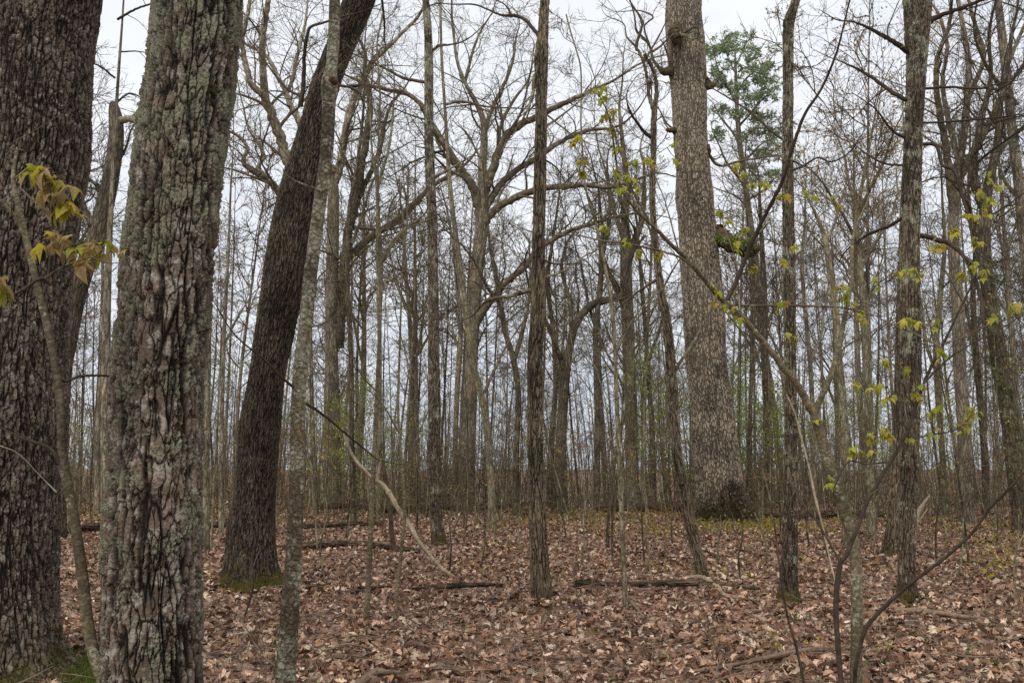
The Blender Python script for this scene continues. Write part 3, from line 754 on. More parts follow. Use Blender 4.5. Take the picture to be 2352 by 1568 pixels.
# trunk right of the oak with a pale top
hero("patchy_right_tree", "slim trunk right of the big oak with a pale kinked top and orange moss foot", "tree",
     [(1809, 1372, 46), (1811, 1334, 40), (1815, 1209, 34), (1817, 1084, 30), (1816, 934, 27), (1814, 780, 27), (1813, 650, 27), (1811, 500, 25), (1809, 400, 24), (1809, 300, 23),
      (1810, 200, 22), (1810, 100, 23), (1811, 60, 25), (1815, 42, 25), (1822, 20, 20), (1828, 0, 19)],
     M['bark_patchy'], S=70, nring=460, flare=.38, fh=.14, nl=5, ext=5, crown=(8, 2.0), seed=27,
     limbs=[([(1812, 50, 12), (1800, 46, 6)], 0), ([(1812, 330, 7), (1770, 300, 6), (1730, 262, 5), (1690, 235, 4), (1640, 205, 3)], .8, M['twig_dark']),
            ([(1815, 395, 6), (1850, 378, 5), (1880, 362, 4), (1910, 372, 4), (1950, 350, 3), (1985, 300, 2)], -.5, M['twig_dark']),
            ([(1812, 610, 6), (1850, 560, 5), (1880, 500, 3)], .8)],
     limb_mat=M['twig'], twigs=(1.4, .8, 4, 3), leaves=(PAL_YELLOW, .03, .05))
# the pair at the right
hero("tall_lichened_tree", "tall grey lichen-patched trunk at the right with yellow-green moss at its foot", "tree",
     [(2084, 1368, 46), (2083, 1330, 38), (2082, 1284, 37), (2085, 1184, 38), (2088, 1084, 38), (2090, 984, 40), (2091, 884, 42), (2092, 750, 43), (2090, 600, 42), (2093, 450, 42),
      (2098, 300, 41), (2103, 200, 42), (2106, 130, 46), (2106, 90, 52), (2108, 50, 56), (2108, 0, 62)],
     M['bark_patchy'], S=100, nring=520, flare=.36, fh=.15, nl=5, ext=5, crown=(9, 2.4), seed=30,
     limbs=[([(2120, 60, 20), (2150, 40, 12), (2200, 22, 9), (2250, 2, 8)], -.5, M['twig_dark']),
            ([(2085, 118, 14), (2055, 98, 11), (2020, 78, 9), (1990, 62, 6), (1960, 50, 4)], -.4, M['twig_dark']),
            ([(2080, 230, 11), (2040, 205, 9), (1990, 170, 7), (1940, 145, 4), (1900, 130, 2)], .6),
            ([(2085, 320, 8), (2050, 300, 6), (2010, 250, 4), (1960, 215, 2)], -.6, M['twig_dark']),
            ([(2110, 205, 7), (2180, 200, 6), (2250, 203, 5), (2300, 190, 3)], -.4, M['twig_dark']),
            ([(2105, 330, 9), (2150, 335, 8), (2165, 380, 8), (2190, 390, 8), (2210, 450, 7), (2222, 490, 6), (2235, 560, 4)], -.6, M['twig_dark']),
            ([(2108, 540, 12), (2135, 545, 12), (2180, 560, 10), (2215, 590, 9), (2240, 640, 9), (2255, 700, 8), (2262, 790, 5)], -.8, M['twig_dark']),
            ([(2075, 500, 10), (2040, 520, 8), (1990, 540, 6), (1950, 570, 4)], .6, M['twig_dark']),
            ([(2078, 380, 6), (2030, 375, 5), (1985, 350, 4), (1950, 320, 2)], .4, M['twig_dark']),
            ([(2108, 283, 5), (2180, 280, 5), (2270, 272, 4), (2352, 262, 3)], -.8, M['twig_dark'])],
     limb_mat=M['twig_dark'], twigs=(2.6, 1.5, 6, 5), twig_mat=M['twig_dark'], leaves=(PAL_YELLOW * np.array([1, .8, 1.2]), .032, .10))
hero("brown_ridged_tree", "brown ridged trunk standing just behind the tall lichened trunk at the right", "tree",
     [(2056, 1274, 56), (2057, 1230, 44), (2062, 1150, 38), (2066, 1084, 37), (2068, 984, 35), (2071, 884, 33), (2074, 784, 32), (2078, 650, 30), (2082, 500, 28), (2090, 350, 26), (2105, 150, 24), (2118, 0, 22)],
     M['bark_furrow'], S=60, nring=400, flare=.25, ext=5, crown=(8, 2.4), seed=33)
# broken-topped tree behind the pine
hero("snapped_tree", "snapped grey-brown trunk with a sideways stub, leaning between the two big left trunks", "tree",
     [(120, 1210, 70), (125, 1100, 58), (134, 980, 50), (148, 834, 46), (158, 780, 48), (172, 700, 50), (192, 625, 50), (220, 550, 50), (240, 475, 46), (256, 400, 42), (266, 330, 40), (266, 280, 38), (262, 250, 30), (260, 236, 20)],
     M['bark_mid_dark'], d=20, S=40, nring=260, flare=.2, seed=36, cap=True,
     limbs=[([(268, 285, 18), (285, 275, 16), (305, 274, 17), (325, 283, 17), (345, 290, 12)], -.3, M['twig_pale']),
            ([(230, 440, 12), (222, 425, 10), (210, 415, 6)], -.1), ([(180, 440, 12), (190, 470, 14), (212, 520, 18)], -.1),
            ([(262, 380, 9), (285, 350, 6), (300, 300, 4)], .3)],
     limb_mat=M['bark_mid_dark'], twigs=(1.0, 1.2, 4, 3), twig_mat=M['twig_dark'])
hero("slender_pole_tree", "thin pole tree rising behind the snapped stub between the two big left trunks", "tree",
     [(240, 1345, 24), (241, 1250, 21), (242, 1100, 21), (243, 900, 20), (246, 700, 16), (254, 500, 11), (262, 340, 8), (270, 200, 7), (280, 60, 5), (284, 0, 4)],
     M['bark_mid'], d=11.7, S=24, nring=120, flare=.2, seed=39, ext=3, crown=(6, 1.5),
     limbs=[([(268, 235, 5), (300, 215, 4), (350, 240, 2)], .5), ([(265, 180, 5), (225, 150, 4), (190, 140, 2)], -.4), ([(270, 45, 6), (310, 22, 5), (350, 8, 4)], -.4), ([(272, 120, 4), (310, 118, 3), (345, 122, 2)], .2)],
     limb_mat=M['twig_dark'], twigs=(2.0, .8, 3, 2), twig_mat=M['twig_dark'])
hero("thin_grey_tree", "thin grey stem just right of the lichened pine, rooted behind it", "tree",
     [(472, 1282, 20), (473, 1200, 16), (474, 1050, 15), (476, 900, 15), (478, 750, 14), (482, 600, 12), (495, 400, 9)],
     M['bark_mid_olive'], S=20, nring=100, flare=.3, seed=41, ext=3, crown=(5, 1.5))
# pale twisting crown behind the leaning tree
hero("pale_limbed_tree", "tree hidden behind the leaning dark trunk, its pale twisting limbs bare against the sky", "tree",
     [(604, 1200, 60), (612, 1000, 54), (625, 800, 48), (645, 600, 44), (662, 480, 38), (668, 420, 34), (690, 340, 26), (720, 280, 18)],
     M['bark_mid_pale'], d=19, S=36, nring=160, flare=.2, seed=44, ext=4, crown=(5, 3),
     limbs=[([(672, 430, 26), (662, 375, 25), (645, 320, 24), (622, 262, 22), (610, 222, 20), (604, 170, 17), (603, 110, 16), (608, 50, 15), (617, 0, 12)], -1.0),
            ([(612, 225, 17), (595, 210, 15), (575, 190, 14), (568, 160, 14), (560, 130, 12), (557, 90, 11), (565, 50, 10), (575, 0, 9)], -.5, M['bark_mid_pale'], -.8),
            ([(692, 295, 15), (680, 265, 15), (665, 240, 14), (655, 205, 13), (640, 180, 11), (620, 140, 10), (600, 120, 8), (570, 105, 6)], .6, M['bark_mid_pale'], .3),
            ([(664, 205, 10), (672, 180, 9), (680, 140, 9), (690, 100, 8), (700, 60, 7), (705, 20, 5)], .3, M['bark_mid_pale'], .8),
            ([(655, 470, 20), (640, 440, 18), (615, 412, 16), (600, 402, 18), (585, 395, 14), (562, 378, 12), (560, 360, 10), (568, 345, 9), (560, 325, 8), (540, 308, 7), (520, 300, 5)], -.8),
            ([(598, 400, 10), (592, 385, 9), (600, 372, 8), (607, 362, 8), (600, 340, 7), (585, 318, 6), (570, 295, 5), (560, 250, 4)], -.3, M['bark_mid_pale'], -.5),
            ([(560, 130, 5), (540, 120, 4), (530, 100, 2)], .1, M['bark_mid'], -1.0)],
     limb_mat=M['bark_mid_pale'], twigs=(2.2, 1.9, 6, 6), twig_mat=M['twig'], leaves=(PAL_YELLOW, .04, .08))
# grey-brown thick tree behind the blotched one
hero("stout_grey_tree", "stout grey trunk far behind the blotched slender tree, forked branches reaching up", "tree",
     [(763, 1166, 66), (763, 1134, 56), (762, 934, 50), (762, 800, 42), (762, 700, 38), (764, 600, 34), (765, 500, 32), (766, 440, 30), (763, 410, 26), (760, 380, 20)],
     M['bark_mid'], d=30, S=40, nring=200, flare=.25, seed=47, cap=True, ext=0,
     limbs=[([(780, 800, 22), (790, 620, 22), (800, 540, 22), (815, 470, 20), (830, 380, 18), (845, 300, 16), (850, 240, 13), (840, 180, 10), (838, 120, 7)], -1, M['bark_mid_dark']),
            ([(770, 420, 18), (782, 380, 18), (790, 320, 17), (800, 270, 17), (815, 225, 15), (850, 150, 12), (900, 100, 9), (960, 40, 7)], 1.5, M['bark_mid_pale']),
            ([(790, 600, 18), (850, 545, 16), (905, 510, 15), (960, 460, 13), (990, 430, 10), (1060, 385, 7)], 2.0),
            ([(810, 480, 14), (840, 420, 12), (870, 350, 11), (880, 300, 9), (890, 260, 7)], -1)],
     limb_mat=M['limb'], twigs=(1.5, 2.6, 7, 6), leaves=(PAL_YELLOW, .06, .07))
# long curved pale thin trunk
hero("curving_thin_tree", "long thin smooth stem curving down to its foot left of the centre trunk", "tree",
     [(1130, 1228, 26), (1130, 1190, 22), (1128, 1120, 20), (1120, 1000, 20), (1112, 940, 20), (1098, 880, 21), (1085, 830, 19), (1070, 720, 18), (1062, 650, 16), (1048, 550, 14), (1036, 450, 12), (1028, 350, 11), (1022, 250, 9), (1014, 120, 8), (1011, 0, 7)],
     M['bark_mid_olive'], S=24, nring=160, flare=.35, seed=50, ext=3, crown=(5, 2), twigs=(1, 1.2, 3, 3),
     limbs=[([(1024, 240, 6), (1060, 233, 5), (1120, 245, 4), (1220, 250, 3)], .5), ([(1112, 900, 9), (1135, 850, 7), (1160, 800, 5), (1200, 740, 3)], .8)], limb_mat=M['twig'])
# big spreading oak in the middle distance
hero("spreading_oak_tree", "wide-spreading oak behind the centre trunk, curved limbs fanning out against the sky", "tree",
     [(1072, 1168, 58), (1074, 1100, 50), (1078, 950, 46), (1084, 800, 42), (1090, 680, 40), (1098, 600, 38), (1104, 540, 36), (1108, 480, 34), (1110, 430, 28), (1108, 380, 24), (1112, 320, 20), (1108, 270, 17), (1090, 230, 14), (1068, 190, 11), (1050, 140, 9), (1040, 60, 7)],
     M['bark_mid'], d=29, S=44, nring=260, flare=.25, seed=53, ext=3, crown=(4, 2.5),
     limbs=[([(1104, 500, 24), (1090, 440, 22), (1060, 390, 19), (1030, 345, 16), (1000, 300, 15), (978, 260, 13), (962, 235, 11), (930, 215, 9), (880, 205, 7), (830, 190, 5)], -2),
            ([(1110, 450, 22), (1128, 400, 21), (1145, 350, 19), (1165, 310, 18), (1200, 285, 16), (1240, 265, 14), (1290, 240, 12), (1350, 212, 9), (1400, 190, 6), (1440, 165, 5)], -1.5),
            ([(1105, 520, 20), (1140, 480, 18), (1180, 455, 17), (1240, 435, 15), (1330, 425, 12), (1400, 430, 9), (1440, 420, 6)], -2),
            ([(1105, 500, 18), (1145, 430, 16), (1180, 395, 14), (1230, 365, 13), (1290, 325, 11), (1350, 300, 9), (1400, 295, 6)], 1.5),
            ([(1085, 760, 20), (1120, 700, 18), (1160, 650, 16), (1200, 620, 13), (1240, 570, 12), (1310, 530, 11), (1370, 510, 9), (1420, 495, 6)], -2),
            ([(1112, 310, 12), (1125, 260, 10), (1150, 210, 9), (1175, 150, 7), (1185, 90, 4)], 1),
            ([(1068, 190, 8), (1080, 140, 7), (1100, 80, 5), (1130, 30, 3)], .6), ([(1145, 350, 11), (1150, 290, 9), (1180, 230, 7), (1215, 180, 5), (1225, 120, 3)], 1)],
     limb_mat=M['limb'], twigs=(1.5, 2.7, 7, 6, .6), twig_mat=M['twig'], leaves=(PAL_YELLOW * np.array([.9, .8, 1]), .06, .16))
hero("crooked_branch_tree", "dark crooked tree between the centre trunk and the big oak with an elbowed limb", "tree",
     [(1285, 1170, 44), (1288, 1050, 36), (1292, 950, 34), (1300, 860, 30), (1312, 780, 26), (1330, 730, 24), (1360, 700, 22), (1392, 690, 18), (1425, 680, 15), (1440, 640, 12), (1450, 590, 9), (1480, 540, 6)],
     M['bark_mid_dark'], d=28, S=32, nring=180, flare=.25, seed=56, cap=True,
     limbs=[([(1375, 695, 14), (1380, 640, 13), (1382, 590, 12), (1398, 520, 10), (1400, 450, 8), (1395, 390, 5)], 1), ([(1300, 860, 14), (1280, 800, 12), (1250, 730, 9), (1225, 690, 6)], -1),
            ([(1312, 780, 12), (1310, 700, 10), (1290, 620, 8), (1300, 560, 5)], 1)],
     limb_mat=M['bark_mid_dark'], twigs=(1.3, 1.9, 5, 4, .7), twig_mat=M['twig'], leaves=(PAL_RUST, .05, .04))
hero("straight_mid_tree", "straight grey trunk in the middle distance just left of the crooked thin tree", "tree",
     [(1455, 1166, 50), (1454, 1100, 42), (1450, 950, 40), (1444, 800, 38), (1440, 700, 36), (1438, 620, 34), (1436, 560, 28), (1436, 500, 22), (1440, 430, 18), (1432, 350, 13), (1425, 280, 9)],
     M['bark_mid'], d=31, S=32, nring=160, flare=.25, seed=59, ext=3, crown=(4, 2),
     limbs=[([(1438, 620, 20), (1455, 560, 17), (1475, 500, 14), (1480, 430, 10), (1478, 370, 6)], 1), ([(1440, 720, 14), (1410, 650, 11), (1385, 590, 8), (1370, 520, 5)], -1),
            ([(1438, 560, 14), (1415, 500, 11), (1400, 430, 8), (1385, 370, 5)], 1.5)],
     limb_mat=M['bark_mid'], twigs=(1.6, 2.4, 6, 5, .6), leaves=(PAL_YELLOW, .05, .06))
# pine with green crown
pr, W_, R_ = hero("tall_pine_tree", "tall pine behind the big oak holding a loose green needle crown against the sky", "pine tree",
     [(1768, 1166, 30), (1765, 1000, 26), (1758, 850, 24), (1745, 700, 22), (1735, 600, 20), (1722, 500, 18), (1708, 400, 16), (1698, 320, 14), (1692, 240, 11), (1690, 170, 8), (1688, 110, 4)],
     M['bark_mid'], d=34, S=26, nring=160, flare=.2, seed=62, cap=True,
     limbs=[([(1712, 430, 7), (1690, 400, 6), (1670, 375, 5), (1650, 330, 3)], -.6), ([(1705, 375, 6), (1730, 350, 5), (1750, 330, 3), (1775, 320, 2)], -.5), ([(1700, 330, 6), (1680, 300, 5), (1655, 270, 4), (1640, 240, 2)], .6),
            ([(1697, 290, 6), (1720, 265, 5), (1745, 235, 4), (1770, 210, 2)], -.6), ([(1693, 240, 5), (1670, 200, 4), (1650, 160, 3), (1640, 120, 2)], -.4), ([(1692, 215, 5), (1715, 180, 4), (1740, 160, 3), (1765, 150, 2)], .5),
            ([(1690, 170, 4), (1675, 140, 3), (1665, 110, 2)], .3), ([(1690, 150, 4), (1705, 120, 3), (1715, 95, 2)], -.3), ([(1715, 460, 6), (1750, 440, 5), (1780, 410, 3), (1800, 400, 2)], .7), ([(1720, 480, 5), (1690, 450, 4), (1665, 440, 3)], .6)],
     limb_mat=M['twig'], twigs=(1.2, 1.2, 4, 0))
def pine_needles(root, blobs, d, name="needle_crown", n_per=60, pal=PAL_PINE * np.array([3.2, 2.2, 2.3]), sz=.19, mat=None):
    rng = np.random.default_rng(91); pts = []
    for x, y, w, h in blobs:
        for _ in range(int(n_per * w * h / 900) + 3):
            c, t = P(x + rng.normal() * w * .40, y + rng.normal() * h * .34, d + rng.uniform(-1.4, 1.4))
            for _k in range(3):
                t0 = c + rng.normal(0, 1, 3) * np.array([.22, .22, .10])
                pts.append(np.repeat(t0[None], 26, 0))
    return specks(rng, np.concatenate(pts), sz, pal, name, root, mat=mat or M['needle'], jitter=.035, wid=.075)
pine_needles(pr, [(1668, 105, 44, 34), (1690, 88, 40, 22), (1722, 118, 46, 26), (1756, 150, 30, 34), (1740, 185, 40, 30), (1700, 150, 36, 26), (1640, 120, 28, 40), (1650, 170, 30, 30), (1668, 205, 44, 24),
                  (1720, 225, 44, 24), (1765, 215, 26, 30), (1700, 262, 40, 20), (1650, 250, 30, 20), (1745, 268, 36, 26), (1775, 300, 24, 28), (1715, 310, 30, 16), (1760, 350, 34, 30), (1790, 330, 20, 30), (1650, 300, 24, 20), (1735, 400, 30, 24), (1780, 400, 24, 20)], 34, n_per=4.6)
# trees at the right edge
def side_tree(name, label, pts, limbs, mat, d, seed, tm='twig', lv=None, tw=(1.7, 2.3, 6, 6), lm=None, ext=3):
    return hero(name, label, "tree", pts, mat, d=d, S=30, nring=180, flare=.25, seed=seed, ext=ext, crown=(6, 2.5), limbs=limbs, limb_mat=lm or M['limb'], twigs=tw, twig_mat=M[tm], leaves=lv)
side_tree("forking_right_tree", "grey tree right of the tall lichened trunk splitting into several upright crooked limbs",
     [(2218, 1168, 46), (2215, 1000, 38), (2205, 850, 34), (2200, 700, 32), (2192, 600, 30), (2190, 520, 30), (2196, 440, 26), (2205, 370, 22), (2215, 300, 19), (2222, 220, 17), (2225, 150, 15), (2215, 80, 13), (2200, 0, 11)],
     [([(2192, 500, 20), (2180, 400, 17), (2170, 320, 16), (2155, 240, 14), (2150, 160, 12), (2160, 110, 10), (2180, 60, 9), (2185, 0, 7)], -1.5),
      ([(2200, 420, 17), (2235, 350, 15), (2265, 300, 13), (2290, 240, 12), (2320, 190, 10), (2352, 150, 8)], -1),
      ([(2205, 380, 14), (2180, 280, 12), (2165, 190, 10), (2175, 110, 9), (2160, 40, 7)], 1.5),
      ([(2222, 230, 12), (2260, 130, 10), (2240, 60, 9), (2225, 0, 7)], 1.2)],
     M['bark_mid'], 24, 65, lv=(PAL_RUST, .05, .14))
side_tree("ivy_clad_tree", "dark trunk near the right edge with ivy up its leaning lower half", 
     [(2352, 1185, 60), (2338, 1100, 52), (2318, 950, 48), (2300, 850, 46), (2284, 750, 44), (2272, 680, 40), (2262, 600, 36), (2262, 520, 32), (2266, 450, 28), (2280, 380, 22), (2292, 320, 20), (2296, 250, 16), (2310, 180, 13), (2322, 100, 10)],
     [([(2264, 480, 22), (2240, 420, 20), (2238, 360, 18), (2250, 300, 16), (2262, 240, 14), (2275, 180, 10), (2272, 110, 8)], -1),
      ([(2266, 560, 16), (2230, 500, 13), (2210, 430, 11), (2200, 380, 8)], 1), ([(2280, 380, 12), (2310, 330, 10), (2340, 300, 8)], .8)],
     M['bark_mid_dark'], 21, 68, tm='twig_dark', lv=(PAL_RUST, .04, .08), lm=M['bark_mid_dark'])
iv = ALLTREES[-1]; rr_ = np.random.default_rng(4); ip = []
for x, y in [(2268, 640), (2275, 700), (2285, 760), (2292, 820), (2303, 880), (2312, 940), (2322, 1000), (2330, 1060)]:
    c, t = P(x, y, 20.75); ip.append(c + rr_.normal(0, 1, (120, 3)) * np.array([.22, .12, .32]))
specks(rr_, np.concatenate(ip), .07, PAL_GREEN * .45, "ivy", iv, mat=M['moss'], jitter=.03)
side_tree("straight_right_tree", "tall straight purplish-grey trunk at the upper right corner",
     [(2400, 1180, 46), (2392, 1000, 38), (2378, 800, 34), (2362, 620, 32), (2348, 500, 30), (2338, 400, 28), (2325, 300, 26), (2315, 200, 24), (2306, 120, 22), (2298, 50, 20), (2292, 0, 18)],
     [([(2335, 240, 12), (2300, 200, 10), (2265, 150, 8), (2240, 90, 6)], -1), ([(2320, 330, 10), (2290, 290, 8), (2262, 240, 5)], -.6), ([(2310, 160, 10), (2335, 100, 8), (2360, 40, 6)], .5), ([(2345, 460, 10), (2310, 420, 8), (2290, 370, 5)], .8)],
     M['bark_mid'], 22, 71, tm='twig_dark')
side_tree("orange_budding_tree", "thin tree left of the tall lichened trunk covered in small yellow-orange opening leaves",
     [(2000, 1180, 26), (1996, 1000, 22), (1990, 850, 20), (1982, 700, 17), (1975, 600, 15), (1968, 500, 12), (1985, 400, 9), (2000, 320, 6)],
     [([(1970, 560, 9), (1940, 500, 7), (1915, 460, 6), (1890, 420, 4)], -1), ([(1968, 500, 9), (2000, 430, 8), (2030, 370, 6), (2050, 310, 4)], -1), ([(1975, 620, 8), (2010, 560, 7), (2045, 500, 5), (2060, 450, 4)], .8), ([(1968, 480, 7), (1950, 420, 6), (1940, 360, 5), (1925, 320, 3)], .6), ([(1978, 650, 7), (1945, 600, 6), (1910, 560, 4)], .5)],
     M['bark_mid_olive'], 19, 74, lv=(PAL_YELLOW * np.array([1.0, .78, 1.0]), .06, .42), tw=(2.6, 1.8, 6, 5), ext=2)
side_tree("thin_right_tree", "thin olive stem forking like a Y between the patchy right tree and the sapling fork",
     [(1945, 1170, 22), (1940, 1000, 20), (1934, 900, 18), (1926, 815, 16), (1922, 740, 15), (1912, 665, 13), (1900, 580, 12), (1895, 550, 11), (1882, 510, 8), (1868, 480, 6), (1850, 440, 4)],
     [([(1897, 552, 8), (1915, 520, 6), (1925, 480, 5), (1940, 430, 3)], .5)],
     M['bark_mid_olive'], 17, 77, tw=(3, 1.4, 5, 4), ext=0.5, lv=(PAL_YELLOW, .035, .10))
side_tree("dark_narrow_tree", "narrow nearly black trunk standing just right of the big oak",
     [(1762, 1160, 22), (1760, 1000, 20), (1757, 850, 19), (1756, 700, 17), (1752, 600, 14), (1748, 520, 10)], [([(1757, 760, 7), (1780, 700, 6), (1800, 640, 4)], .6), ([(1755, 660, 7), (1735, 600, 5), (1720, 560, 3)], .6)],
     M['bark_mid_dark'], 30, 80, tm='twig_dark', tw=(1.2, 1.6, 5, 4))
# slender poles in the middle ground: (label detail, base x, base y, top list, mat, seed)
mids = [
 ("olive stem with a fork at half height right of the blotched slender tree", [(870, 1168, 17), (872, 1000, 15), (872, 800, 14), (870, 620, 13), (868, 540, 12), (866, 430, 9), (855, 350, 6), (850, 260, 4)], 'bark_mid_olive', 26, [([(872, 620, 9), (890, 570, 8), (925, 530, 7), (960, 505, 5)], .7), ([(868, 430, 7), (895, 330, 6), (905, 230, 4)], .8)]),
 ("dark stem behind the blotched slender tree, curving up to the right", [(812, 1170, 16), (808, 1000, 15), (806, 800, 14), (800, 700, 14), (798, 600, 13), (803, 480, 12), (820, 380, 10), (835, 250, 7), (838, 150, 5)], 'bark_mid_dark', 24, [([(808, 560, 8), (830, 500, 7), (850, 430, 5)], .8)]),
 ("straight grey stem just right of the lichened pine", [(508, 1240, 14), (508, 1050, 13), (512, 850, 12), (518, 700, 10), (525, 560, 8), (530, 430, 5)], 'bark_mid', 18, [([(512, 800, 6), (540, 740, 5), (570, 690, 3)], .5)]),
 ("grey stem with bushy twigs just left of the centre trunk", [(1185, 1168, 22), (1186, 1050, 20), (1190, 900, 18), (1178, 820, 18), (1160, 760, 17), (1150, 700, 15), (1140, 640, 13), (1125, 560, 9), (1120, 500, 6)], 'bark_mid_dark', 25, [([(1180, 830, 12), (1200, 760, 10), (1215, 690, 7), (1218, 620, 5)], 1), ([(1150, 700, 9), (1120, 660, 8), (1090, 600, 5)], -.6)]),
 ("dark forked stem half-hidden by the centre trunk", [(1262, 1167, 22), (1268, 1000, 19), (1276, 880, 17), (1270, 760, 15), (1258, 650, 12), (1268, 560, 9), (1280, 480, 6)], 'bark_mid_dark', 29, [([(1276, 880, 10), (1300, 810, 8), (1325, 740, 6), (1330, 670, 4)], 1)]),
 ("slender dark trunk with reddish leaves clinging near its foot", [(1370, 1165, 24), (1372, 1000, 20), (1370, 860, 19), (1368, 760, 17), (1378, 660, 15), (1385, 560, 11), (1378, 470, 7)], 'bark_mid_dark', 28, [([(1370, 760, 9), (1350, 690, 7), (1335, 610, 5)], .8)]),
 ("thin dark stem with a side shoot between two straight mid trunks", [(1500, 1162, 20), (1498, 1020, 17), (1492, 900, 15), (1484, 780, 14), (1476, 680, 12), (1470, 600, 9), (1462, 500, 6)], 'bark_mid_dark', 29, [([(1488, 830, 8), (1510, 770, 6), (1525, 720, 4)], .7)]),
 ("pale straight stem in front of the spreading oak's foot", [(1045, 1166, 20), (1046, 1000, 18), (1052, 860, 17), (1058, 750, 15), (1050, 650, 12), (1040, 560, 8)], 'bark_mid_pale', 30, [([(1055, 800, 8), (1030, 740, 6), (1015, 680, 4)], .5)]),
 ("brown stem behind the lichened thin tree, twig-covered", [(942, 1168, 20), (944, 1000, 18), (946, 850, 16), (940, 720, 14), (930, 600, 10), (925, 500, 6)], 'bark_mid', 30, [([(945, 850, 8), (965, 780, 7), (975, 700, 5)], .8), ([(940, 720, 7), (915, 660, 6), (900, 600, 3)], .5)]),
 ("slanting olive stem at the far right leaning left", [(2170, 1170, 22), (2165, 1050, 20), (2155, 920, 19), (2150, 800, 17), (2160, 680, 14), (2170, 560, 10), (2165, 470, 7)], 'bark_mid_olive', 26, [([(2153, 860, 8), (2130, 800, 7), (2120, 720, 4)], .5)]),
 ("dark stem at the far right crossed by yellow-leaved twigs", [(2265, 1168, 26), (2262, 1050, 22), (2250, 900, 20), (2240, 780, 18), (2235, 680, 15), (2240, 560, 12), (2225, 450, 8), (2228, 330, 5)], 'bark_mid_dark', 27, [([(2240, 780, 9), (2215, 700, 7), (2205, 640, 4)], .5)]),
 ("slim grey stem leaning slightly between the patchy right tree and the tall lichened one", [(1870, 1165, 18), (1868, 1000, 17), (1862, 850, 15), (1850, 720, 13), (1842, 600, 10), (1850, 500, 6)], 'bark_mid', 28, [([(1862, 830, 8), (1885, 770, 6), (1895, 700, 4)], .6)]),
 ("grey stem between the big left trunks, furthest right of those there", [(222, 1180, 18), (224, 1000, 17), (230, 850, 15), (236, 700, 12), (236, 600, 8)], 'bark_mid', 26, []),
 ("dark vine-wrapped stem close to the right of the big oak", [(1722, 1160, 16), (1722, 1000, 15), (1726, 850, 13), (1728, 700, 11), (1720, 560, 8), (1715, 480, 5)], 'bark_mid_dark', 27, [([(1726, 850, 6), (1745, 800, 5), (1755, 750, 3)], .5)]),
]
for i, (lab, pts, mt, d, lb) in enumerate(mids):
    pts = [(x, y, w) for x, y, w in pts]
    hero("slender_tree", lab, "tree", pts, M[mt], d=d, S=18, nring=90, flare=.25, seed=100 + i * 3, ext=2.5, crown=(5, 1.8), limbs=[(a, b) for a, b in lb], limb_mat=M[mt],
         twigs=(1.4, 1.7, 5, 4, .45), twig_mat=M['twig'], leaves=((PAL_YELLOW, PAL_RUST, PAL_SPRING)[i % 3], .045, .07))

# ------------------------------------------------------------------ saplings in front
def sapling(lab, pts, mat='bark_sapling', limbs=(), d=None, seed=1, tw=(2.5, .35, 2, 1), lv=None, ext=.6, name="sapling", group=None):
    return hero(name, lab, "sapling", pts, M[mat], d=d, S=14, nring=110, flare=.15, seed=seed, limbs=limbs, limb_mat=M[mat], twigs=tw, twig_mat=M['twig'], leaves=lv, ext=ext, crown=(4, .7) if ext > .7 else None, fh=.1)
sapling("straight thin sapling with rusty leaves at its foot, left of the two side by side", [(841, 1436, 13), (846, 1330, 12), (853, 1184, 11), (862, 1000, 10), (868, 850, 9), (872, 760, 8), (876, 640, 7), (874, 560, 6), (868, 430, 5), (870, 300, 4)],
        limbs=[([(874, 610, 4), (900, 580, 3), (950, 540, 2)], .3), ([(866, 900, 4), (830, 860, 3), (800, 790, 2)], -.3), ([(878, 600, 5), (930, 530, 4), (985, 505, 2)], .2)], seed=201, ext=1.5)
sapling("slim sapling with a forked crown, right of the two side by side", [(906, 1440, 10), (912, 1360, 9), (922, 1264, 8), (930, 1180, 7), (925, 1080, 6), (915, 960, 6), (918, 800, 5), (925, 600, 3)],
        limbs=[([(926, 1090, 4), (960, 1000, 4), (1000, 900, 3), (1020, 820, 2)], .4), ([(914, 990, 4), (880, 930, 3), (840, 890, 2)], -.2)], seed=203, ext=1)
sapling("straight pale sapling right of the centre trunk ending at a crooked stick", [(1438, 1392, 15), (1434, 1330, 12), (1430, 1230, 11), (1424, 1100, 11), (1420, 1000, 10), (1415, 880, 9), (1410, 760, 8), (1395, 640, 7), (1370, 520, 6), (1345, 430, 5), (1335, 300, 4)],
        mat='bark_mid_olive', limbs=[([(1425, 1090, 5), (1402, 1000, 4), (1390, 920, 3), (1370, 850, 2)], .4), ([(1412, 820, 5), (1450, 740, 4), (1500, 680, 3), (1560, 640, 2)], -.3)], seed=205, ext=1.5)
sapling("dark thin sapling forking low behind the straight pale one", [(1395, 1260, 8), (1398, 1180, 7), (1412, 1060, 6), (1425, 1000, 6), (1432, 950, 5), (1415, 870, 4), (1390, 830, 3)], mat='bark_mid_dark', seed=207,
        limbs=[([(1428, 985, 4), (1455, 900, 3), (1470, 820, 2)], .4)])
sapling("thin reddish dead stem standing where the bleached branch crosses the log", [(905, 1286, 14), (898, 1200, 10), (890, 1140, 10), (882, 1080, 9), (876, 1050, 5)], mat='rotten', seed=209, tw=None, ext=0, name="dead_stem")
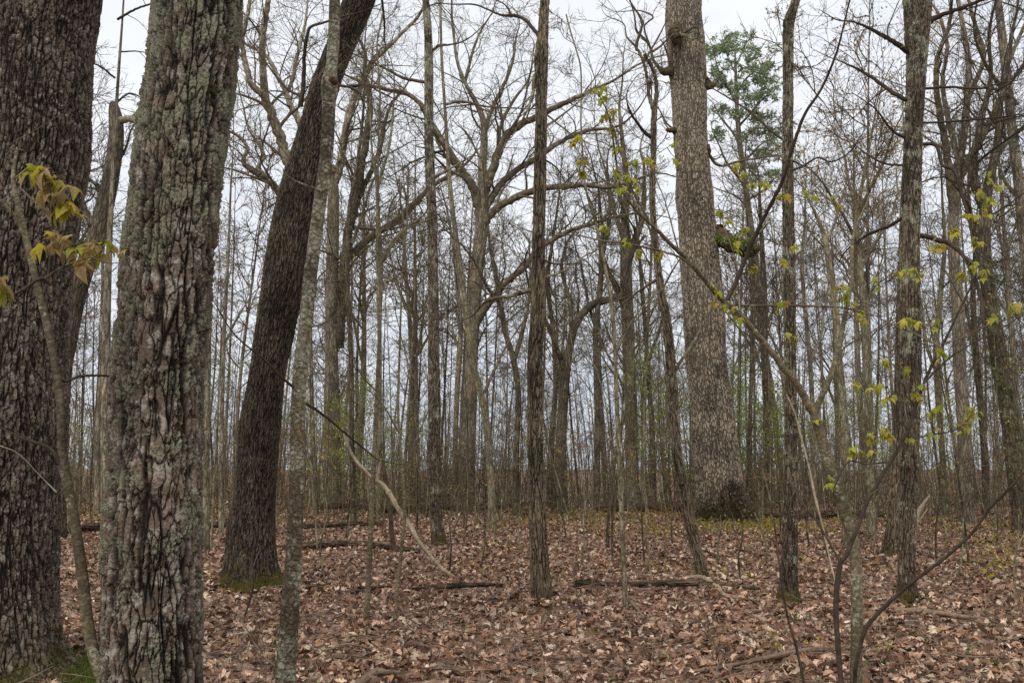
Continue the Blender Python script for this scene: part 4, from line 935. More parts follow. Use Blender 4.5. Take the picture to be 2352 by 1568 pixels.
# group of small whips
whips = [(560, 1420, 590, 1210), (745, 1330, 738, 1120), (795, 1250, 800, 1030), (962, 1180, 972, 960), (1030, 1330, 1050, 1120), (1065, 1250, 1075, 1080), (1105, 1300, 1112, 1150), (1150, 1220, 1160, 1000), (1300, 1230, 1290, 1000), (1335, 1300, 1350, 1130), (1480, 1290, 1470, 1120), (1500, 1330, 1480, 1230), (1545, 1260, 1540, 1120),
         (1650, 1290, 1655, 1180), (1700, 1330, 1705, 1180), (1760, 1300, 1745, 1150), (1860, 1260, 1850, 1120), (2000, 1250, 2010, 1080), (2150, 1270, 2160, 1090), (2200, 1330, 2215, 1150), (2290, 1250, 2280, 1060), (2330, 1350, 2340, 1180), (285, 1480, 290, 1230), (180, 1350, 172, 1180)]
WL = ["left of the leaning dark tree's root flare", 'just right of the blotched slender tree', 'left of the two side-by-side saplings', "left of the lichened thin tree's foot", 'first right of the lichened thin tree', 'second right of the lichened thin tree', 'third right of the lichened thin tree', "between the curving thin tree's foot and the centre trunk", "just right of the centre trunk's lower half", 'right of the centre trunk, above the crumbling log', "right of the straight pale sapling's foot", 'shortest of those between the pale sapling and the crooked thin tree', 'close left of the crooked thin tree', "right of the crooked thin tree's foot", 'right of the crooked thin tree, above the pale forked branch', 'left of the patchy right tree', 'right of the patchy right tree', "right of the maple sapling's bend", "right of the tall lichened trunk's foot", 'above the forked brown branch at the right', 'near the right edge, left of the last one', 'nearest the right edge of the clearing', 'in the gap just left of the lichened pine', 'in the gap beside the broad left trunk']
for i, (x, y, x2, y2) in enumerate(whips):
    r_ = random.Random(i)
    sapling("small upright whip " + WL[i], [(x, y, 5), ((x + x2) / 2 + r_.uniform(-8, 8), (y * 2 + y2) / 3, 4), ((x + x2) / 2 + r_.uniform(-8, 8), (y + 2 * y2) / 3, 3.5), (x2, y2, 2)], mat='bark_mid_olive' if i % 2 else 'bark_mid_dark', seed=230 + i,
            limbs=[([((x + x2) / 2, (y + y2) / 2, 2.5), ((x + x2) / 2 + r_.choice([-1, 1]) * 20, (y + y2) / 2 - 50, 1.5)], .2)], tw=(4, .3, 2, 1), lv=((PAL_YELLOW, PAL_GREEN, PAL_RUST)[i % 3], .03, .5), ext=0, name="sapling_whip", group="small whips standing in the leaf litter")

sapling("long thin dark whip rising from the bottom edge just left of the maple sapling", [(1848, 1575, 6), (1830, 1490, 6), (1810, 1420, 5), (1798, 1359, 5), (1788, 1280, 4), (1775, 1180, 4), (1755, 1090, 3), (1740, 1040, 2)], mat='bark_mid_dark', d=5.6, seed=271, tw=(2.5, .3, 2, 1), ext=0, name="sapling_whip")
def bare_shrub(x, y, d, h, n, lab, seed):
    rng = np.random.default_rng(seed)
    b, t = P(x, y, d); z = float(hgt(b[0], d))
    root = empty("bare_shrub", (float(b[0]), d, z), lab, "shrub")
    S0 = np.tile([b[0], d, z], (n, 1)) + rng.normal(0, .03, (n, 3)); D = rng.normal(0, .38, (n, 3)); D[:, 2] = 1
    p, r = walk(rng, S0, D, h * rng.uniform(.6, 1.15, n), rng.uniform(.003, .0055, n), 12, .09, .02, .6, .0015)
    tb = Tubes(); tb.add(p, r, 6, rng); tb.build("stem", M['twig'], root)
    cr = Tubes(); a = children(rng, p, r, 5, .25, 1, .4, 1.0, .42, .6); p2_, r2_ = walk(rng, a[0], a[1], a[2], a[3], 7, .11, .02, .6, .0012); cr.add(p2_, r2_, 4, rng)
    a = children(rng, p2_, r2_, 3, .2, 1, .4, 1.0, .5, .7); p3_, r3_ = walk(rng, a[0], a[1], a[2], a[3], 5, .11, .02, .5, .001); cr.add(p3_, r3_, 3, rng); cr.build("crown", M['twig'], root)
    tp = p3_[:, -1][rng.uniform(0, 1, len(p3_)) < .12]
    if len(tp): specks(rng, tp, .018, PAL_YELLOW, "leaves", root, jitter=.01, q=3)
bare_shrub(560, 1560, 5.6, .75, 5, "spindly bare shrub between the lichened pine and the blotched slender trunk", 611)
bare_shrub(610, 1470, 7.6, .6, 4, "small bare shrub in front of the leaning dark tree's mossy foot", 612)
bare_shrub(1640, 1480, 7.4, .5, 4, "small bare shrub above the long grey branch", 613)
bare_shrub(1960, 1300, 12, .9, 5, "spindly bare shrub behind the maple sapling's stem", 614)
bare_shrub(2140, 1230, 16, 1.1, 6, "bare bushy shrub right of the splintered snag", 615)
bare_shrub(2300, 1420, 8.6, .55, 4, "small bare shrub behind the forked brown branch at the right", 616)
bare_shrub(1330, 1400, 9.6, .5, 3, "small bare shrub between the centre trunk and the straight pale sapling", 617)

# ---- maple sapling with drooping leaves, right
def poly_samples(pts, d, dd, n=40):
    q = catmull(pts, n); return [(a[0], a[1], d + dd * (i / (n - 1)) ** 1.2) for i, a in enumerate(q)]
SD = 5.0
mA = [([(1870, 950, 20), (1835, 890, 17), (1800, 845, 15), (1765, 800, 14), (1740, 770, 13), (1700, 725, 13), (1660, 690, 13), (1625, 650, 12), (1595, 615, 11), (1560, 580, 10), (1530, 550, 9), (1490, 510, 8), (1450, 470, 7), (1425, 425, 6), (1415, 370, 5), (1405, 300, 4), (1390, 245, 3)], -.9),
      ([(1670, 690, 11), (1690, 650, 11), (1710, 600, 10), (1735, 540, 10), (1765, 480, 9), (1795, 420, 9), (1815, 360, 8), (1830, 310, 8), (1850, 260, 7), (1880, 215, 6), (1905, 165, 6), (1925, 110, 5), (1940, 50, 4), (1952, 0, 4)], -.8, None, -.45),
      ([(1590, 612, 6), (1560, 590, 6), (1500, 572, 5), (1440, 560, 5), (1380, 552, 4), (1320, 540, 3), (1250, 540, 2), (1200, 525, 1.5)], -.3, None, -.55),
      ([(1676, 700, 6), (1740, 702, 6), (1830, 702, 6), (1900, 704, 5), (1932, 706, 4), (1960, 712, 3), (2000, 725, 2)], .5, None, -.45),
      ([(1490, 505, 5), (1450, 430, 4), (1420, 330, 3), (1400, 270, 2)], -.2, None, -.8), ([(1430, 440, 4), (1370, 400, 3), (1330, 350, 2), (1305, 320, 1.5)], -.2, None, -.9),
      ([(1560, 580, 4), (1530, 470, 3), (1500, 370, 2), (1545, 330, 1.5)], .3, None, -.6), ([(1700, 725, 4), (1690, 600, 3), (1660, 490, 2), (1700, 400, 1.5)], .4, None, -.5),
      ([(1812, 365, 5), (1860, 385, 3), (1900, 372, 2)], .3, None, -1.0)]
mA2 = []
for it in mA: mA2.append((it[0], it[1], (M['bark_sapling'] if it is mA[0] else M['twig_dark'] if it is mA[1] else M['twig']), it[3] if len(it) > 3 else 0))
rootA, WA, RA = hero("maple_sapling", "pale-stemmed maple sapling with drooping yellow-green leaves, one long limb reaching left", "sapling",
     [(1966, 1700, 28), (1966, 1568, 26), (1968, 1420, 25), (1966, 1290, 25), (1957, 1230, 24), (1942, 1180, 26), (1925, 1130, 24), (1908, 1080, 24), (1892, 1020, 23), (1880, 980, 22), (1872, 950, 21), (1880, 925, 13), (1898, 888, 12), (1912, 850, 12), (1925, 805, 13), (1934, 760, 11),
      (1945, 700, 10), (1956, 640, 9), (1957, 565, 8), (1968, 515, 6), (1985, 480, 5), (1998, 445, 3)],
     M['bark_sapling'], d=SD, S=40, nring=380, flare=.08, seed=301, limbs=mA2, twigs=(2.2, .25, 2, 0), twig_mat=M['twig'], cap=True)
mB = [([(1962, 1640, 10), (1964, 1568, 9), (1966, 1530, 9), (1975, 1488, 9)], -.1, M['twig_dark'], 0),
      ([(1932, 1290, 10), (1945, 1270, 11), (1968, 1215, 10), (1990, 1155, 9), (2020, 1100, 9), (2055, 1045, 8), (2085, 985, 8), (2105, 930, 7), (2122, 880, 7), (2145, 830, 7), (2167, 790, 6), (2190, 740, 5), (2212, 695, 5), (2235, 640, 4), (2238, 560, 3), (2245, 480, 3), (2262, 420, 2)], -.3, M['twig_dark']),
      ([(1930, 1290, 6), (1905, 1245, 5), (1875, 1195, 4), (1840, 1150, 4), (1815, 1110, 3), (1770, 1050, 3), (1720, 990, 2)], .4, M['twig_dark']),
      ([(1975, 1490, 9), (1985, 1450, 10), (2005, 1420, 10), (2040, 1385, 9), (2090, 1340, 9), (2150, 1295, 8), (2200, 1255, 7), (2240, 1215, 7), (2275, 1165, 6), (2310, 1130, 6), (2352, 1085, 5), (2400, 1050, 4)], -.6, M['twig_dark'], -.1),
      ([(2167, 790, 4), (2210, 775, 4), (2262, 750, 3), (2310, 735, 3), (2352, 717, 2)], -.2, M['twig'], -.3), ([(2165, 800, 4), (2110, 770, 4), (2060, 750, 3), (2010, 725, 3), (1970, 705, 2)], .2, M['twig'], -.3),
      ([(2122, 880, 5), (2150, 850, 4), (2187, 817, 4), (2230, 790, 3), (2290, 760, 2), (2352, 722, 2)], -.2, M['twig_dark'], -.2), ([(2060, 1040, 5), (2080, 1015, 4), (2130, 1000, 3), (2185, 990, 3), (2211, 977, 2)], .1, M['twig_dark'], -.1),
      ([(2040, 1060, 4), (1990, 1065, 3), (1950, 1060, 3), (1920, 1110, 2)], .1, M['twig_dark'], -.1), ([(2085, 985, 4), (2060, 960, 3), (2045, 920, 2), (2035, 850, 1.5)], 0, M['twig_dark'], -.1),
      ([(2212, 695, 3), (2150, 600, 3), (2090, 610, 2), (2050, 640, 1.5)], .2, M['twig_dark'], -.3), ([(2235, 640, 3), (2200, 560, 2), (2190, 500, 2)], 0, M['twig'], -.3)]
rootB, WB, RB = hero("arching_shrub", "dark-stemmed shrub with long arching leafy shoots growing against the maple sapling", "shrub",
     [(1945, 1700, 13), (1932, 1568, 12), (1924, 1470, 12), (1920, 1400, 12), (1923, 1340, 12), (1930, 1295, 11), (1936, 1282, 9)],
     M['twig_dark'], d=SD - .25, S=16, nring=90, flare=.1, seed=303, limbs=mB, twigs=(2.0, .22, 2, 0), twig_mat=M['twig'], cap=True, limb_name="shoot")
CL = [(1373, 205), (1381, 225), (1383, 265), (1411, 255), (1408, 295), (1318, 325), (1338, 370), (1343, 395), (1416, 340), (1456, 370), (1448, 410), (1421, 430), (1423, 395), (1496, 370), (1546, 332), (1561, 370), (1461, 435), (1441, 555), (1466, 575), (1511, 580),
      (1656, 485), (1671, 510), (1706, 530), (1686, 565), (1691, 380), (1706, 400), (1728, 420), (1761, 425), (1646, 670), (1658, 695), (1681, 710), (1691, 730), (1731, 615), (1798, 450), (1826, 565), (1801, 600), (1796, 700), (1816, 770), (1866, 445), (1918, 460),
      (1933, 655), (1936, 685), (1945, 670), (1978, 715), (1986, 740), (1962, 700), (1390, 520), (1640, 655), (1880, 960)]
CLB = [(2268, 400), (2251, 435), (2293, 430), (2276, 455), (2221, 490), (2238, 495), (2263, 490), (2193, 527), (2243, 552), (2151, 565), (2236, 610), (2256, 630), (2206, 632), (2091, 622), (2063, 622), (2116, 627), (2081, 740), (2101, 740), (2148, 745), (2278, 730), (2328, 700), (2016, 655),
       (1966, 884), (2011, 884), (2043, 912), (2076, 847), (2033, 832), (2123, 889), (2106, 904), (1996, 999), (2033, 984), (2043, 1002), (1956, 1039), (1968, 1034), (2008, 1037), (2088, 1007), (2148, 989), (2211, 977), (2238, 937), (2223, 952), (2156, 934), (2141, 947), (2163, 814), (1906, 1105)]
def attach(cl, limbs, d, root, seed, size):
    rng = np.random.default_rng(seed)
    smp = []
    for it in limbs:
        off = it[3] if len(it) > 3 and it[3] else 0
        smp += poly_samples(it[0], d + off, it[1])
    smp = np.array(smp); tb = Tubes(); pts = []
    for x, y in cl:
        i = np.argmin((smp[:, 0] - x) ** 2 + ((smp[:, 1] - y - 12)) ** 2 * 1.0)
        sx, sy, sd_ = smp[i]
        c, t = P(x, y, sd_ - .02); s0, t0 = P(sx, sy, sd_)
        Ln = np.linalg.norm(c - s0)
        mid = (c + s0) / 2 + rng.normal(0, 1, 3) * Ln * .10 + np.array([0, 0, -.08 * Ln])
        u = np.linspace(0, 1, 8)[:, None]
        curve = (1 - u) ** 2 * s0 + 2 * u * (1 - u) * mid + u ** 2 * c
        tb.add(curve, np.linspace(.0026, .0013, 8), 5, rng); pts.append(c)
    tb.build("cluster_twigs", M['twig_dark'], root)  # bare twigs added to join limbs to leaf clusters; leaves are separate
    leaf_clusters(rng, pts, size, PAL_SPRING, "leaves", root, nleaf=(4, 8), droop=.25)
attach(CL, mA2, SD, rootA, 5, .047)
attach(CLB, mB, SD - .25, rootB, 6, .050)

# ---- left maple sapling with bronze leaves
mC = [([(150, 1085, 10), (120, 1035, 9), (95, 1020, 8), (60, 1010, 6), (35, 998, 5)], -.1, M['twig_dark']), ([(125, 865, 8), (150, 876, 7), (180, 865, 6), (230, 862, 5), (272, 866, 4)], .3, M['twig_dark']),
      ([(65, 560, 10), (35, 500, 9), (10, 470, 8), (-30, 440, 6)], -.1), ([(118, 655, 6), (95, 640, 8), (60, 660, 8), (25, 680, 7), (-20, 695, 6)], -.3, M['twig_dark']), ([(105, 640, 7), (140, 615, 6), (175, 600, 5), (210, 590, 4)], -.2, M['twig'], -.3),
      ([(112, 632, 6), (118, 560, 5), (120, 480, 5), (115, 435, 4), (102, 405, 3)], -.1, M['twig_dark'], -.3), ([(45, 430, 5), (70, 455, 4), (100, 485, 4), (118, 520, 3)], -.1, M['twig'], -.2), ([(55, 345, 3), (15, 340, 3), (80, 300, 2), (125, 272, 2)], -.1, M['twig'], -.3),
      ([(20, 460, 3), (60, 440, 2), (90, 420, 2)], -.1, M['twig'], -.3), ([(130, 1130, 4), (90, 1090, 3), (40, 1040, 3), (-10, 1020, 3)], -.1, M['twig_pale'], 0)]
rootC, WC, RC = hero("bronze_leaved_sapling", "crooked thin sapling before the broad left trunk with drooping bronze maple leaves", "sapling",
     [(262, 1700, 30), (238, 1568, 27), (215, 1500, 26), (200, 1420, 25), (190, 1330, 24), (178, 1240, 22), (165, 1160, 21), (150, 1090, 21), (142, 1020, 19), (140, 940, 18), (132, 870, 17), (118, 790, 17), (102, 720, 16), (85, 650, 15), (70, 590, 15), (58, 540, 14), (42, 470, 13), (30, 410, 9), (40, 340, 5)],
     M['bark_sapling'], d=4.3, S=40, nring=380, flare=.06, seed=305, limbs=mC, twigs=(1.5, .22, 2, 0), twig_mat=M['twig'], cap=True)
rngc = np.random.default_rng(61)
cpts = [P(x, y, 3.95)[0] for x, y in [(100, 402), (92, 398), (110, 408), (125, 440), (140, 455), (158, 470), (178, 478)]]
cpts2 = [P(x, y, 3.92)[0] for x, y in [(120, 555), (130, 552), (175, 560), (190, 555), (205, 565), (225, 560), (200, 585), (185, 580), (235, 575)]]
cpts3 = [P(x, y, 3.95)[0] for x, y in [(2, 640), (-10, 650), (5, 655)]]
leaf_clusters(rngc, cpts + cpts2 + cpts3,   .106, PAL_REDDISH * .9, "leaves", rootC, nleaf=(2, 5), droop=.30)

# ------------------------------------------------------------------ dead wood
def log(name, label, pts, mat, d=None, dd=0, S=20, lift=.0, seed=1, group=None, stubs=(), cat="log", ws=1.0):
    rng = np.random.default_rng(seed)
    q = catmull(pts, max(40, len(pts) * 14)); n = len(q)
    W = np.empty((n, 3)); R = np.empty(n)
    for i, (x, y, w) in enumerate(q):
        dy = d if d else depth_at(y, x)
        p, t = P(x, y, dy + dd * i / (n - 1)); R[i] = w * .5 * ws * t / F; W[i] = p
        if d is None or cat == 'log': W[i][2] = float(hgt(p[0], p[1])) + R[i] * .9 + .055 + lift
    if cat == 'log' and d and d > 20: R = R * 1.5; W[:, 2] += .05
    nn = rng.normal(0, 1, n); nn = np.convolve(nn, [.25, .5, .25], 'same')
    R = R * (1 + (.22 if cat == 'log' else .12) * nn)
    tb = Tubes(); tb.add(W, R, S, rng, cap=2, rmod=lambda th, s: 1 + .10 * np.cos(3 * th + s * 4) + .07 * np.cos(7 * th - s * 9) + .06 * np.sin(11 * th + s * 17))
    for st in stubs:
        w2 = np.array([P(x, y, depth_at(pts[len(pts) // 2][1]) if d is None else d)[0] for x, y, _ in catmull(st, 10)]); r2 = np.array([a[2] for a in catmull(st, 10)]) * .5 * (d or depth_at(pts[0][1])) / F
        tb.add(w2, r2, 8, rng, cap=2)
    o = tb.build(name, mat); tag(o, label, cat, group); return o
log("fallen_log", "smooth pinkish-brown log lying behind the leaning dark tree", [(632, 1268, 12), (680, 1272, 13), (740, 1271, 16), (800, 1272, 16), (850, 1274, 14), (900, 1274, 10), (930, 1268, 10), (965, 1252, 12)], M['log_bark'], d=15.2, seed=1)
log("fallen_log", "long dark thin log far back, running behind the pale stems left of centre", [(735, 1166, 7), (800, 1168, 10), (900, 1172, 10), (1000, 1170, 9), (1080, 1172, 10), (1160, 1168, 9), (1230, 1173, 8)], M['log_bark'], d=29.5, seed=2)
log("fallen_log", "dark log lying across between the two big left trunks", [(100, 1216, 10), (200, 1214, 12), (300, 1212, 11), (420, 1212, 10), (520, 1210, 12)], M['log_bark'], d=21, seed=3)
log("fallen_log", "mossy low log beside the slender trunks left of the bleached branch", [(690, 1208, 8), (750, 1212, 9), (820, 1212, 8), (880, 1211, 6)], M['log_bark'], d=21.3, seed=4)
log("rotting_log", "crumbling mossy log on the leaves between the centre trunk and the crooked thin tree", [(1318, 1338, 10), (1350, 1336, 18), (1400, 1344, 12), (1470, 1341, 13), (1540, 1344, 15), (1610, 1342, 13), (1680, 1346, 10), (1745, 1344, 6)], M['log_bark'], d=11.7, seed=5)
log("rotting_log", "short dark rotten chunk lying at the left end of the crumbling log", [(1320, 1336, 14), (1338, 1331, 18), (1358, 1338, 12)], M['log_bark'], d=11.5, seed=6)
log("rotting_log", "thin moss-edged log left of the centre trunk under the bleached branch", [(905, 1350, 7), (960, 1352, 10), (1030, 1350, 12), (1090, 1352, 10), (1162, 1348, 6)], M['log_bark'], d=11.1, seed=7)
log("rotting_log", "thin dark stick-like log behind the two side-by-side saplings", [(700, 1340, 6), (760, 1338, 8), (820, 1343, 7), (900, 1345, 5)], M['log_bark'], d=11.5, seed=8)
log("rotting_log", "long crumbling red-brown log lying left of the big oak's foot", [(1370, 1182, 12), (1420, 1180, 20), (1470, 1182, 18), (1530, 1181, 20), (1590, 1183, 14), (1640, 1186, 14)], M['redrot'], d=26.5, seed=9)
log("rotting_log", "dark low log right of the big oak's foot", [(1700, 1190, 18), (1745, 1186, 16), (1800, 1190, 14), (1870, 1192, 13), (1950, 1194, 12), (2030, 1196, 9)], M['log_bark'], d=25, seed=10)
log("fallen_branch", "long grey branch lying bottom right beside the maple sapling's foot", [(1580, 1536, 7), (1680, 1532, 9), (1780, 1522, 12), (1860, 1508, 13), (1930, 1494, 11), (1990, 1482, 6)], M['logbark'], seed=11, cat="branch")
log("fallen_branch", "forked brown branch lying at the right, below the tall lichened trunk", [(2055, 1398, 10), (2110, 1404, 14), (2160, 1410, 13), (2220, 1420, 11), (2290, 1427, 8), (2352, 1428, 6)], M['logbark'], seed=12, cat="branch")
log("fallen_branch", "dark curved stick at the far right in the leaves", [(2160, 1276, 5), (2190, 1279, 7), (2230, 1290, 9), (2262, 1296, 8)], M['rotten'], seed=13, cat="branch")
log("fallen_branch", "small broken stick propped at the foot of the straight pale sapling", [(1446, 1382, 9), (1460, 1402, 8), (1478, 1430, 7)], M['logbark'], seed=14, cat="branch")
log("fallen_branch", "pale forked branch at the foot of the crooked thin tree", [(1585, 1330, 7), (1612, 1330, 9), (1636, 1345, 10), (1665, 1368, 8), (1700, 1374, 9), (1732, 1376, 7)], M['deadwood'], seed=15, cat="branch")
log("fallen_branch", "curved bare root-like stick cut by the bottom edge left of centre", [(800, 1600, 16), (835, 1568, 18), (862, 1552, 18), (890, 1550, 14), (918, 1548, 8)], M['logbark'], seed=16, cat="branch")
log("fallen_branch", "thin pale curved stick between the slender blotched trunk and the saplings", [(700, 1498, 4), (750, 1500, 5), (800, 1490, 5), (850, 1498, 4)], M['logbark'], seed=17, cat="branch")
log("fallen_branch", "thin stick lying at the foot of the centre trunk", [(1225, 1398, 4), (1260, 1399, 5), (1322, 1400, 4)], M['rotten'], seed=18, cat="branch")
log("leaning_branch", "bleached broken branch leaning down to the right from the two saplings to the leaves",
    [(786, 984, 6), (798, 1020, 9), (815, 1054, 10), (840, 1082, 10), (862, 1104, 11), (876, 1110, 13), (892, 1128, 14), (910, 1160, 15), (930, 1190, 14), (945, 1212, 14), (960, 1240, 13), (985, 1272, 12), (1010, 1300, 11), (1028, 1315, 11), (1045, 1325, 8)], M['deadwood'], d=13.2, dd=-1.25, seed=19, stubs=([(866, 1106, 9), (870, 1080, 7), (876, 1052, 3)],), cat="branch", ws=.74)
log("leaning_branch", "thin white dead stem sagging between the patchy right tree and the maple sapling", [(1806, 905, 5), (1826, 950, 7), (1842, 1010, 7), (1860, 1080, 7), (1872, 1140, 8), (1890, 1210, 7), (1905, 1280, 6), (1925, 1360, 5)], M['deadwood'], d=7.6, dd=-.5, seed=20, cat="branch", ws=.62)
log("broken_snag", "short splintered pale snag sticking up beside the tall lichened trunk", [(2096, 1235, 17), (2101, 1205, 14), (2106, 1185, 11), (2109, 1172, 5)], M['deadwood'], d=15.5, seed=21, cat="snag",
    stubs=([(2100, 1200, 13), (2112, 1172, 12), (2124, 1152, 8), (2136, 1136, 2)], [(2103, 1205, 9), (2118, 1185, 6), (2130, 1168, 1.5)], [(2097, 1215, 8), (2094, 1185, 5), (2099, 1160, 1.5)]))
log("broken_snag", "small dark crooked snag left of the big oak", [(1530, 1180, 9), (1528, 1150, 10), (1524, 1128, 9), (1532, 1112, 6)], M['log_bark'], d=25, seed=22, cat="snag")

# ------------------------------------------------------------------ low plants in front
def seedling(x, y, pal, lab, seed, h=.22, size=.04, dark=True):
    rng = np.random.default_rng(seed); d = depth_at(y, x)
    b, t = P(x, y, d); z = float(hgt(b[0], b[1]))
    root = empty("seedling", (float(b[0]), float(b[1]), z), lab, "seedling", "maple seedlings in the leaf litter")
    n = rng.integers(2, 4); tb = Tubes(); tips = []
    S0 = np.tile([b[0], b[1], z - .02], (n, 1)); D = rng.normal(0, .35, (n, 3)); D[:, 2] = 1
    p, r = walk(rng, S0, D, np.full(n, h) * rng.uniform(.7, 1.2, n), np.full(n, .003), 8, .08, .02, .5, .0012); tb.add(p, r, 5, rng); tb.build("stem", M['twig_dark'], root)
    leaf_clusters(rng, list(p[:, -1]) + list(p[:, -3]), size, pal, "leaves", root, nleaf=(2, 4), droop=.4)
for i, (x, y, pal, lab) in enumerate([
    (1700, 1475, PAL_YELLOW, "yellow-leaved maple seedling in the leaves below the crooked thin tree"), (1775, 1478, PAL_YELLOW, "yellow-leaved seedling second from the left of the row before the maple sapling"),
    (1885, 1490, PAL_YELLOW, "dense yellow-brown seedling close left of the maple sapling's foot"), (2032, 1512, PAL_YELLOW, "golden seedling just right of the arching shrub's base"),
    (1792, 1515, PAL_REDDISH, "low orange-tinged seedling beside the long grey branch"), (568, 1400, PAL_RUST, "orange-leaved seedling in front of the leaning dark tree's foot"),
    (640, 1450, PAL_YELLOW, "yellow-leaved seedling against the blotched slender trunk"), (545, 1345, PAL_YELLOW, "yellow seedling against the mossy root flare of the leaning dark tree"),
    (1852, 1290, PAL_SPRING, "bright yellow-green seedling right of the patchy right tree"), (1826, 1420, PAL_GREEN, "green tufted seedling on the leaves in front of the patchy right tree"),
    (1282, 1475, PAL_GREEN, "tiny green seedling in the leaves in front of the centre trunk"), (870, 1500, PAL_GREEN, "tiny green seedling in the leaves below the two side-by-side saplings"),
    (1110, 1490, PAL_GREEN, "tiny green seedling midway along the bottom leaf litter"), (2230, 1500, PAL_GREEN, "pale green seedling at the lower right under the arching shoot"), (2300, 1540, PAL_GREEN, "low green seedling in the bottom right corner")]):
    small = 'tiny' in lab
    seedling(x, y, pal, lab, 400 + i, h=.05 if small else .17, size=.022 if small else .036)

def tufts(name, label, areas, pal, n, size, seed, mat=None, hh=.1, cat=None, kind="stuff", blade=False):
    rng = np.random.default_rng(seed); pts = []
    for x0, x1, y0, y1, w in areas:
        k = int(n * w); xs = rng.uniform(x0, x1, k); ys = rng.uniform(y0, y1, k)
        ds = np.array([depth_at(b) for b in ys]); X = np.array([P(a, b, c)[0] for a, b, c in zip(xs, ys, ds)])
        X[:, 2] = hgt(X[:, 0], X[:, 1]) + .03; pts.append(X)
    c = np.concatenate(pts)
    if blade:
        m = len(c); a = rng.uniform(0, 6.28, m); ln = size * rng.uniform(.5, 1.3, m); lean = rng.normal(0, .35, (m, 2)) * ln[:, None]; w = .0022
        s = np.stack([np.cos(a) * w, np.sin(a) * w, 0 * a], -1)
        mid = c + np.concatenate([lean * .35, (ln * .6)[:, None]], 1); tip = c + np.concatenate([lean, ln[:, None]], 1)
        v = np.stack([c - s, c + s, mid + s * .7, mid - s * .7, mid + s * .7, mid - s * .7, tip - s * .1, tip + s * .1], 1).reshape(-1, 3)
        f = (np.array([[0, 1, 2, 3], [5, 4, 7, 6]])[None] + (np.arange(m) * 8)[:, None, None]).reshape(-1, 4)
        t = np.repeat(pal[rng.integers(0, len(pal), m)] * rng.uniform(.7, 1.2, (m, 1)), 8, 0)
        o = mesh_obj(name, v, f, M['leaf'], tint=t, smooth=False)
    else:
        q = np.repeat(c, 7, 0) + rng.normal(0, 1, (len(c) * 7, 3)) * np.array([hh, hh, hh * .5]); q[:, 2] = np.maximum(q[:, 2], hgt(q[:, 0], q[:, 1]) + .02)
        o = specks(rng, q, size, pal, name, None, mat=mat, jitter=.01)
    tag(o, label, cat, kind=kind); return o
tufts("grass_patch", "short bright green grass at the foot of the broad left trunk", [(120, 240, 1510, 1640, 1.0), (20, 250, 1545, 1660, 1.4)], PAL_GREEN * np.array([.62, .58, .5]), 3500, .06, 501, blade=True)
tufts("ground_cover", "low yellow-green leafy ground cover around the big oak and behind the centre trunk", [(1130, 1560, 1178, 1232, 1.0), (1580, 1790, 1196, 1222, 1.0), (1260, 1540, 1180, 1200, .5), (1720, 1960, 1190, 1230, .5), (2250, 2352, 1200, 1300, .3), (1950, 2352, 1185, 1215, .5), (560, 760, 1180, 1200, .12), (130, 300, 1180, 1200, .2), (1000, 2352, 1240, 1330, .18)],
      PAL_YELLOW * .75, 420, .07, 502, hh=.13)
tufts("grass_tuft", "thin green grass blades beside the blotched slender trunk's foot", [(700, 740, 1560, 1600, 1)], PAL_GREEN, 90, .10, 503, blade=True)
tufts("red_leaved_undergrowth", "rusty orange low leaves left of the big oak's foot", [(1530, 1620, 1165, 1200, 1.0), (1460, 1520, 1170, 1190, .3)], PAL_RUST, 130, .08, 504, hh=.14)

tufts("green_sprouts", "sparse tiny green sprouts coming up through the fallen leaves", [(400, 2352, 1330, 1560, 1), (1500, 2352, 1380, 1560, 1.0), (700, 1300, 1400, 1560, .5)], PAL_GREEN * 1.1, 26, .028, 505, hh=.035)

